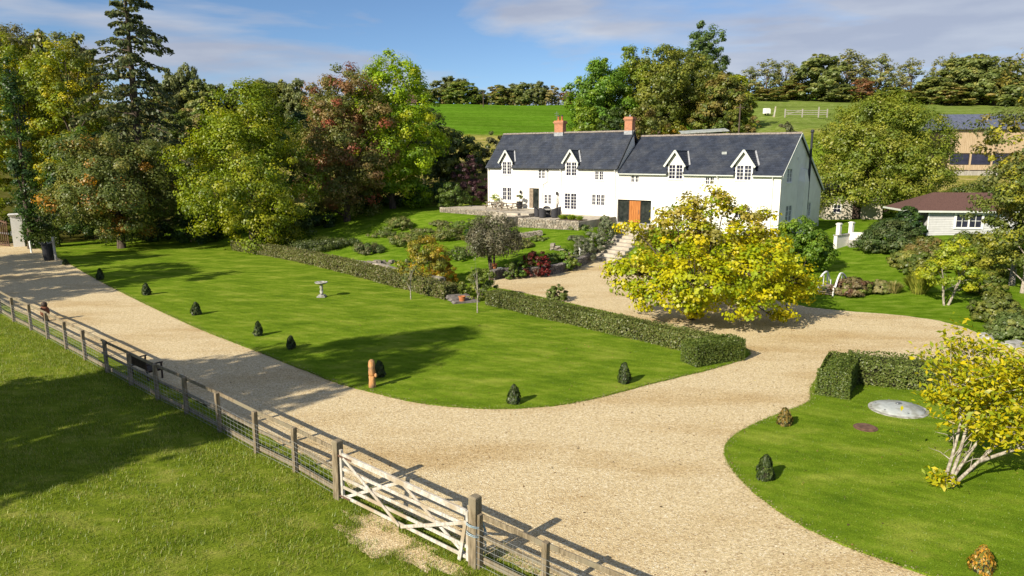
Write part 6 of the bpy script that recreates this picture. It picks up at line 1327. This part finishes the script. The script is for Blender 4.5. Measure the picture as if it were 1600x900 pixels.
# garden between hedge and house
x, y = G(771, 419, .65)
wt = tree('weeping_tree', 'grey-brown weeping tree with forked stems above the courtyard wall', x, y, D(771, 331, y)[1] - gz(x, y), 2.35, GREY, leaf=.12, nc=170, lpc=70, zb=1.95, prof='dome', tr=.12, stems=3, spread=.9, bark='bark', droop=1.3, squash=1.0, cr=.42, boughs=0, inner=.35)
for (px, py, zz, top, w, pal, nm, lb, lf) in (
    (668, 436, .4, 368, 100, ORANGE, 'spindle_bush', 'golden orange autumn bush behind the clipped hedge', .12),
    (692, 437, .35, 398, 44, [((.32, .17, .010), 3), ((.28, .19, .015), 2)], 'azalea_bush', 'small vivid orange bush in front of the garden wall', .10),
    (748, 466, .05, 418, 68, [((.10, .115, .02), 3), ((.075, .09, .018), 2), ((.14, .14, .025), 1)], 'rounded_bush', 'rounded olive bush at the hedge gap', .10),
    (836, 416, .8, 389, 46, RED, 'red_shrub', 'dark red acer shrub behind the courtyard wall', .09),
    (853, 416, .8, 399, 18, [((.17, .018, .02), 3), ((.11, .015, .015), 1)], 'red_shrub', 'bright scarlet low shrub on the courtyard wall', .08),
    (886, 404, .9, 389, 44, [((.10, .15, .02), 3), ((.15, .17, .03), 1)], 'perennial_bed', 'green perennials below the wall stub', .10),
    (812, 417, .75, 404, 36, [((.05, .085, .015), 3), ((.08, .12, .015), 1)], 'perennial_bed', 'low dark green perennials under the weeping tree', .09),
    (736, 373, 1.5, 356, 30, GREEN_D, 'box_ball', 'dark clipped box ball on the garden slope', .08),
    (930, 385, 1.0, 350, 50, [((.17, .165, .11), 3), ((.12, .125, .075), 2)], 'lavender_bush', 'grey lavender bush beside the entrance steps', .09),
    (946, 366, 1.9, 336, 34, [((.16, .16, .10), 3), ((.11, .12, .07), 2)], 'lavender_bush', 'grey-green bush at the top of the entrance steps', .09),
    (910, 395, .8, 372, 46, [((.13, .12, .085), 3), ((.10, .10, .06), 2)], 'lavender_bush', 'dull grey bush on the bank by the wall stub', .09),
    (945, 351, 2.5, 335, 20, [((.11, .13, .05), 3), ((.08, .09, .03), 2)], 'round_shrub', 'small round shrub in front of the farmhouse downpipe', .08),
    (815, 388, 1.2, 372, 46, [((.17, .15, .05), 2), ((.11, .11, .03), 3)], 'mixed_shrub', 'straw toned shrubs on the ruined garden wall', .10),
    (700, 380, 1.0, 352, 62, [((.11, .115, .03), 3), ((.15, .12, .04), 2)], 'mixed_shrub', 'brown-green shrub on the garden slope left of the weeping tree', .11),
    (640, 384, .8, 362, 76, [((.12, .13, .03), 3), ((.09, .105, .022), 2), ((.17, .14, .05), 1)], 'mixed_shrub', 'dry looking shrub above the golden bush', .11),
    (625, 358, 1.6, 340, 60, [((.10, .12, .025), 3), ((.14, .13, .04), 2)], 'mixed_shrub', 'thin brownish shrub on the upper slope', .11),
    (575, 396, .4, 380, 60, [((.07, .09, .025), 3), ((.10, .09, .04), 2)], 'mixed_shrub', 'dark low shrub behind the garden wall corner', .11),
    (500, 392, .2, 372, 100, [((.075, .085, .02), 3), ((.05, .06, .018), 2)], 'mixed_shrub', 'dusky ground-hugging shrub behind the hedge near the maple', .12),
    (871, 470, .02, 443, 40, [((.11, .125, .03), 3), ((.08, .095, .02), 2)], 'rounded_bush', 'small loose bush rising behind the clipped hedge', .08)):
    x, y = G(px, py, zz); H = D(px, top, y)[1] - gz(x, y); shrub(nm, lb, x, y, max(H, .4), w * .5 * y / CAM_F, pal, leaf=lf, nc=120 if w > 80 else 70, lpc=80, boughs=0)
for (px, py, top, w, pal, lb) in ((642, 469, 396, 34, [((.11, .12, .04), 2), ((.15, .14, .05), 1)], 'slim young tree growing against the clipped hedge'), (746, 490, 392, 20, [((.16, .16, .08), 1), ((.10, .12, .04), 1)], 'spindly leafless sapling on the lawn by the hedge gap')):
    x, y = G(px, py); H = D(px, top, y)[1]; tree('sapling', lb, x, y, H, w * .5 * y / CAM_F, pal, leaf=.10, nc=26 if w > 25 else 10, lpc=34 if w > 25 else 5, zb=H * .3, prof='oval', tr=.035, nl=10, bark='pale_bark')

# soft planting on the garden slope
for (px, py, zz, top, w, pal, lb) in (
    (662, 372, 1.0, 358, 46, [((.10, .11, .03), 3), ((.15, .13, .05), 1)], 'feathery green perennials above the golden bush'), (690, 362, 1.4, 348, 40, [((.13, .115, .045), 3), ((.09, .10, .03), 2)], 'dry brown perennials below the picnic terrace'), (598, 372, 1.0, 360, 54, [((.085, .10, .025), 3), ((.12, .11, .04), 1)], 'low green planting on the shaded slope'), (720, 362, 1.6, 346, 44, [((.09, .12, .025), 3), ((.13, .13, .04), 1)], 'green mound below the picnic terrace wall'), (775, 362, 2.0, 348, 40, [((.10, .12, .03), 3), ((.15, .13, .05), 1)], 'tall seed heads beside the terrace steps'), (745, 350, 2.3, 336, 36, [((.11, .13, .03), 3), ((.09, .10, .03), 2)], 'leafy clump against the picnic terrace wall'), (905, 362, 2.0, 353, 40, [((.09, .12, .03), 3), ((.14, .14, .05), 1)], 'low green edging plants under the dining terrace wall'), (665, 408, .55, 394, 40, [((.12, .13, .03), 3), ((.18, .15, .04), 1)], 'pale green tufts under the golden bush'), (715, 402, .8, 385, 46, [((.10, .12, .03), 3), ((.07, .09, .02), 2)], 'bushy green perennials between the golden bush and weeping tree'), (540, 386, .5, 372, 60, [((.06, .075, .022), 3), ((.09, .09, .03), 1)], 'dark ground cover behind the hedge below the copper tree'), (840, 385, 1.1, 374, 34, [((.10, .12, .03), 3), ((.16, .15, .05), 1)], 'green tufts at the end of the ruined garden wall'), (758, 396, 1.0, 380, 40, [((.09, .10, .03), 3), ((.13, .11, .05), 2)], 'grey-green tufts beside the weeping tree stems'), (862, 404, .95, 394, 34, [((.08, .12, .02), 3), ((.13, .15, .03), 1)], 'leafy clump between the scarlet shrub and the wall stub'), (900, 385, 1.2, 374, 30, [((.13, .13, .08), 3), ((.10, .11, .05), 2)], 'silver-leaved tuft on the bank below the steps'), (960, 362, 1.9, 348, 26, [((.09, .11, .04), 3), ((.14, .14, .07), 1)], 'leafy tuft halfway up the entrance steps'), (798, 421, .7, 408, 28, [((.10, .13, .02), 3), ((.07, .09, .02), 2)], 'fresh green tuft by the terracotta pot')):
    x, y = G(px, py, zz); shrub('garden_perennial', lb, x, y, max(D(px, top, y)[1] - gz(x, y), .35), w * .5 * y / CAM_F, pal, leaf=.10, nc=40, lpc=70, cat='plant', boughs=0)
# main yellow tree
x, y = G(1082, 500)
def catalpa(x, y):
    """crown of loose boughs, dense and low, thin towards the top"""
    rng = np.random.default_rng(55); root = empty('catalpa_tree', (x, y, 0), 0, 'wide golden yellow tree with big leaves on the gravel courtyard', 'tree')
    B = []   # bough centre, radius, density, dull share
    for (px, py, dy, R, dn, dull) in ((1000, 430, -.5, 1.75, 1, .15), (1085, 440, -2.6, 2.3, 1.1, .0), (1175, 430, -2.0, 2.2, 1.1, .0), (1232, 440, -.4, 1.45, 1, .0), (1120, 395, .6, 2.4, 1, .1), (1050, 385, 1.2, 1.7, .8, .35), (1200, 385, .8, 1.6, .9, .1), (1040, 345, 1.0, .95, .5, .75), (1075, 318, .8, .75, .45, .7), (1112, 303, .5, .62, .5, .5), (1150, 335, .6, 1.0, .5, .5), (1185, 345, 1.0, .8, .45, .6), (968, 425, .2, .8, .7, .1), (1010, 372, 1.4, .9, .5, .6), (1085, 470, -1.2, 1.3, .8, 0), (1160, 470, -2.6, 1.3, .8, 0), (1225, 470, -1.6, 1.0, .8, 0), (1010, 462, -1.4, 1.0, .8, 0), (1120, 420, 3.2, 2.2, .7, .2), (1190, 420, 3.0, 1.8, .7, .1), (985, 352, .6, .55, .5, .1), (1095, 338, .9, .95, .55, .6), (1132, 318, .6, .7, .5, .6), (1060, 335, .2, .7, .45, .7), (1170, 368, .2, 1.1, .6, .4), (1090, 365, -.2, 1.3, .6, .45), (1255, 455, .2, .75, .7, 0), (1215, 500, -1.2, .45, .6, 0)):
        yy = y + dy; xx, zz = D(px, py, yy); B.append((np.array([xx - x, yy - y, zz]), R, dn, dull))
    mb = MB(); P, Nn, Cc = [], [], []
    trunks = [catmull([(0, 0, -.1), (.3 * math.cos(a), .3 * math.sin(a), .8), (.9 * math.cos(a), .9 * math.sin(a), 1.9), (1.3 * math.cos(a), 1.3 * math.sin(a), 3.4)], 3) for a in (.2, 1.9, 3.3, 4.9)]
    for t_ in trunks: mb.tube(t_, [.15 * (1 - .7 * i / (len(t_) - 1)) for i in range(len(t_))], 7)
    for c, R, dn, dull in B:
        t_ = min(trunks, key=lambda t: (t[-1] - Vector(c)).length); p0 = t_[6]; e = Vector(c); mid = p0.lerp(e, .55) + Vector((0, 0, .25)); mb.tube([p0, mid, e], [.06, .04, .02], 5)
        nc = int(14.5 * R * R * dn) + 5; d = unit(rng.normal(size=(nc, 3)) + np.array([0, 0, .3])); cen = c + d * (R * rng.uniform(.45, 1.08, (nc, 1))) * np.array([1, 1, .72]); cen[:, 2] = np.maximum(cen[:, 2], .55)
        for q in cen[:: 2]: mb.tube([e, e.lerp(Vector(q), .5) + Vector((0, 0, .08 * R)), Vector(q)], [.022, .014, .006], 4)
        cc = pick(rng, GOLD if c[2] > 2.9 else [((.26, .25, .005), 4), ((.18, .205, .006), 3), ((.33, .27, .004), 5)], nc); dl = rng.uniform(0, 1, nc) < dull; cc[dl] = pick(rng, [((.26, .19, .035), 2), ((.20, .165, .04), 2), ((.30, .25, .02), 1)], int(dl.sum())) if dl.any() else cc[dl]
        m = 38; idx = np.repeat(np.arange(nc), m); off = unit(rng.normal(size=(len(idx), 3))) * rng.uniform(0, 1, (len(idx), 1)) ** .45
        P.append(cen[idx] + off * np.array([.50, .50, .30])); Nn.append(off * .8 + d[idx] * .5 + np.array([0, 0, .55]) + rng.normal(size=(len(idx), 3)) * .38); Cc.append(cc[idx] * rng.uniform(.84, 1.16, (len(idx), 1)))
    P = np.concatenate(P); n = len(P); mb.build('trunk', 'bark', root, smooth=True)
    link(bpy.data.objects.new('crown', leaf_mesh('crown', P, np.concatenate(Nn), rng.uniform(.12, .235, n), np.concatenate(Cc), rng, w=.44)), root)
catalpa(x, y)
# near golden tree with pale leaning stems on the island lawn
def near_gold():
    x, y = G(1472, 764); root = empty('golden_tree', (x, y, .05), 0, 'golden tree with pale leaning stems on the island lawn', 'tree'); rng = np.random.default_rng(77); mb = MB()
    stems = [((0, 0, 0), (.25, .1, 1.0), (.45, .3, 1.9), (.2, .5, 2.7)), ((.1, .0, 0), (.7, .2, .8), (1.35, .4, 1.7), (1.8, .7, 2.9)), ((.2, -.02, 0), (.9, .05, .7), (1.9, .2, 1.7), (2.7, .3, 3.0)), ((.2, .05, .1), (.6, .3, 1.2), (1.0, .8, 2.2), (1.2, 1.2, 3.2)), ((.9, .05, .7), (1.8, -.2, 1.2), (2.7, -.5, 1.6), (3.4, -.6, 1.9))]
    C, K = [], []
    for st in stems:
        pts = catmull(st, 4); mb.tube(pts, [.044 * (1 - .8 * i / (len(pts) - 1)) + .008 for i in range(len(pts))], 7)
        for i in range(3, len(pts)):
            for _ in range(2 + (i > 6) * 3):
                o = Vector((rng.normal(.25, .42), rng.normal(0, .5), rng.normal(.25, .32))); e = pts[i] + o; mb.tube([pts[i], pts[i].lerp(e, .5) + Vector((0, 0, .06)), e], [.014, .010, .004], 4); C.append(tuple(e))
    C = np.array(C); ok = (C[:, 2] > .9) & ~((C[:, 0] < .75) & (C[:, 2] < 1.75) & (rng.uniform(0, 1, len(C)) < .85)) & ~((C[:, 2] < 1.25) & (C[:, 0] < 1.5)); C = C[ok]; n = 40; idx = np.repeat(np.arange(len(C)), n); off = rng.normal(size=(len(idx), 3)) * np.array([.22, .22, .14]); P = C[idx] + off
    b = np.stack([rng.normal(-.05, .16, 130), rng.normal(0, .14, 130), rng.uniform(.05, .45, 130)], 1); P = np.concatenate([P, b]); m = len(P)
    col = pick(rng, [((.31, .245, .004), 5), ((.25, .225, .005), 4), ((.16, .18, .008), 4), ((.36, .26, .005), 2)], m) * rng.uniform(.8, 1.2, (m, 1))
    mb.build('stems', 'pale_bark', root, smooth=True); link(bpy.data.objects.new('crown', leaf_mesh('crown', P, rng.normal(size=(m, 3)) * .6 + np.array([-.2, -.2, .8]), rng.uniform(.12, .22, m), col, rng, w=.22)), root)
near_gold()

# hedges
def hedge(name, label, path, wid, h, pal, leaf, dens, seed, z=0.0, rough=.06):
    rng = np.random.default_rng(seed); P = [np.array(p[:2]) for p in path]; root = empty(name, (P[0][0], P[0][1], z), 0, label, 'hedge'); o3 = np.array([P[0][0], P[0][1], 0]); core = MB(); Cs, Ns = [], []
    seg = [(P[i], P[i + 1]) for i in range(len(P) - 1)]
    for si, (a, b) in enumerate(seg):
        d = b - a; L = np.linalg.norm(d); d = d / L; n_ = np.array([-d[1], d[0]])
        core.bar((*(a - d * .02 - o3[:2]), h * .45), (*(b + d * .02 - o3[:2]), h * .45), wid - .4, h * .9 - .2)
        def face(k, u, v, base, nn): Cs.append(base); Ns.append(np.tile(nn, (len(base), 1)))
        m = int(dens * L * wid); u = rng.uniform(-.1, L + .1, m); v = rng.uniform(-.5, .5, m) * wid
        q = a + d * u[:, None] + n_ * v[:, None]; zz = h - np.abs(rng.normal(0, rough, m)) * 1.4 + rough * 1.0 * np.sin(u * 1.3 + seed) * np.sin(u * .53) + (rng.uniform(0, 1, m) > .95) * rng.uniform(0, .17, m) - .24 * (np.abs(v) / (wid / 2)) ** 3
        face(0, u, v, np.column_stack([q, zz]), np.array([0, 0, 1.0]))
        for sd in (-1, 1):
            m = int(dens * L * h); u = rng.uniform(-.1, L + .1, m); zz = rng.uniform(0.02, 1, m) ** .9 * h; v = sd * (wid / 2 - np.abs(rng.normal(0, rough, m)) + rough * .9 * np.sin(u * 1.9 + zz * 2 + seed) - .05 * (zz / h) ** 3)
            q = a + d * u[:, None] + n_ * v[:, None]; face(0, u, v, np.column_stack([q, zz]), np.array([n_[0] * sd, n_[1] * sd, .25]))
        ends = [x_ for x_ in ((0, -1) if si == 0 else None, (L, 1) if si == len(seg) - 1 else None) if x_]
        for ue, sd in ends:
            m = int(dens * wid * h); v = rng.uniform(-.5, .5, m) * wid; zz = rng.uniform(.02, 1, m) * h; u = ue + sd * (.1 - np.abs(rng.normal(0, rough, m))); q = a + d * u[:, None] + n_ * v[:, None]; face(0, u, v, np.column_stack([q, zz]), np.array([d[0] * sd, d[1] * sd, .25]))
    C = np.concatenate(Cs) - o3; Nr = np.concatenate(Ns); n = len(C); Nr = Nr + rng.normal(size=(n, 3)) * .65
    tone = 1 + .18 * np.sin(C[:, 0] * .8 + seed) * np.sin(C[:, 1] * 1.1); col = pick(rng, pal, n) * rng.uniform(.75, 1.25, (n, 1)) * tone[:, None]
    core.build('core', 'hedge_core', root); link(bpy.data.objects.new('foliage', leaf_mesh('foliage', C, Nr, leaf * rng.uniform(.7, 1.4, n), col, rng)), root); return root
def hpath(pts): return [G(*q) for q in pts]
hedge('clipped_hedge', 'long low brown-green hedge from the maple to the hedge gap', hpath([(372, 391), (450, 404), (530, 422), (620, 446), (705, 468)]), 1.25, .95, HEDGE, .105, 350, 31)
hedge('clipped_hedge', 'long low clipped hedge between the lawn and the gravel courtyard', hpath([(772, 476), (860, 497), (960, 520), (1060, 543), (1125, 556)]), 1.15, .88, [((.095, .102, .024), 4), ((.072, .085, .020), 3), ((.125, .112, .04), 2)], .08, 680, 32)
hedge('box_hedge_block', 'square clipped box hedge block at the lawn corner', hpath([(1078, 571), (1148, 560)]), 1.0, 1.0, BOX, .06, 1300, 33, rough=.04)
hedge('box_hedge_block', 'dense clipped box hedge block at the tip of the island lawn', hpath([(1300, 622), (1316, 592)]), 1.15, 1.05, BOX, .055, 1500, 34, rough=.03)
hedge('island_hedge', 'wide untidy hedge along the back of the island lawn', hpath([(1332, 592), (1400, 598), (1470, 606), (1560, 618), (1640, 630)]), 2.1, .95, [((.090, .105, .022), 4), ((.070, .085, .018), 3), ((.12, .12, .035), 2)], .07, 700, 35, rough=.09)
hedge('low_hedge', 'small rounded hedge between the gate pillar and the bin', hpath([(52, 388), (92, 386)]), 1.3, 1.6, BOX, .13, 260, 36, rough=.1)

# dwarf conifers along the lawn edges
def dwarf(seed, H, R, pal, n=1500):
    rng = np.random.default_rng(seed); root = empty('dwarf_conifer', (0, 0, 0), 0, 'dwarf conifer', 'shrub', 'dwarf conifers along the lawn edges'); v = rng.uniform(0, 1, n) ** 1.25; a = rng.uniform(0, 6.28, n); r = R * np.minimum(1, .72 + v * 1.6) * (1 - v) ** .48 * (.72 + .3 * rng.uniform(0, 1, n)) * (1 + .14 * np.sin(a * 3 + v * 6) + .10 * np.sin(a * 5 - v * 11))
    C = np.stack([r * np.cos(a), r * np.sin(a), v * H + .02], 1); Nr = np.stack([np.cos(a), np.sin(a), np.full(n, .5)], 1) + rng.normal(size=(n, 3)) * .4; T_ = np.stack([np.cos(a) * .3, np.sin(a) * .3, np.full(n, 1.0)], 1) + rng.normal(size=(n, 3)) * .3
    MB().tube([(0, 0, -.05), (0, 0, H * .85)], [.03, .008], 6).build('stem', 'bark', root); MB().lathe([(R * .7, .03), (R * .8, H * .2), (R * .55, H * .55), (.01, H * .9)], 9).build('core', 'hedge_core', root)
    link(bpy.data.objects.new('foliage', leaf_mesh('foliage', C, Nr, rng.uniform(.06, .13, n), pick(rng, pal, n) * rng.uniform(.6, 1.4, (n, 1)), rng, T=T_, w=.25)), root); return root
DG = [((.028, .040, .010), 3), ((.042, .056, .012), 2), ((.06, .075, .016), 1)]
d0 = dwarf(1, .70, .27, DG); d1 = dwarf(2, .66, .25, DG); d2 = dwarf(3, .55, .26, [((.16, .10, .025), 3), ((.08, .075, .02), 2)], 900); d3 = dwarf(4, .7, .33, [((.34, .16, .02), 3), ((.16, .13, .02), 2), ((.08, .085, .02), 1)], 1000)
first = {id(d0): True, id(d1): True}
LBS = ['dark cone-shaped conifer on the drive edge, %s after the low tuft by the bin' % k for k in ('first', 'second', 'third', 'fourth', 'fifth')]
for k, (px, py, sc, lb) in enumerate(((103, 414, 1.0, 'low round conifer tuft beside the dark bin'), (157, 438, 1.22, LBS[0]), (229, 462, 1.0, LBS[1]), (307, 493, 1.05, LBS[2]), (404, 526, .98, LBS[3]), (455, 546, .98, LBS[4]), (593, 590, 1.0, 'narrow green conifer right behind the carved post'), (803, 632, 1.0, 'dark conifer at the curved lawn tip above the gravel'), (975, 600, 1.02, 'dark conifer on the lawn curve towards the box hedge block'), (1195, 751, .98, 'dark conifer on the island lawn edge near the gravel bend'))):
    src = d0 if k % 2 == 0 else d1; o = src if first[id(src)] else copy_tree(src); first[id(src)] = False; x, y = G(px, py); o.location = (x, y, .05); o.rotation_euler = (0, 0, k * 1.3); o['label'] = lb; q_ = random.Random(k + 3); o.scale = (sc * q_.uniform(.85, 1.2), sc * q_.uniform(.85, 1.2), sc * (.6 if k == 0 else q_.uniform(.85, 1.1)))
x, y = G(1225, 666); d2.location = (x, y, .05); d2['label'] = 'small brownish conifer near the box hedge of the island lawn'
x, y = G(1532, 896); d3.scale = (.8, .8, .8); d3.location = (x, y, .05); d3['label'] = 'orange-brown dying conifer on the island lawn'
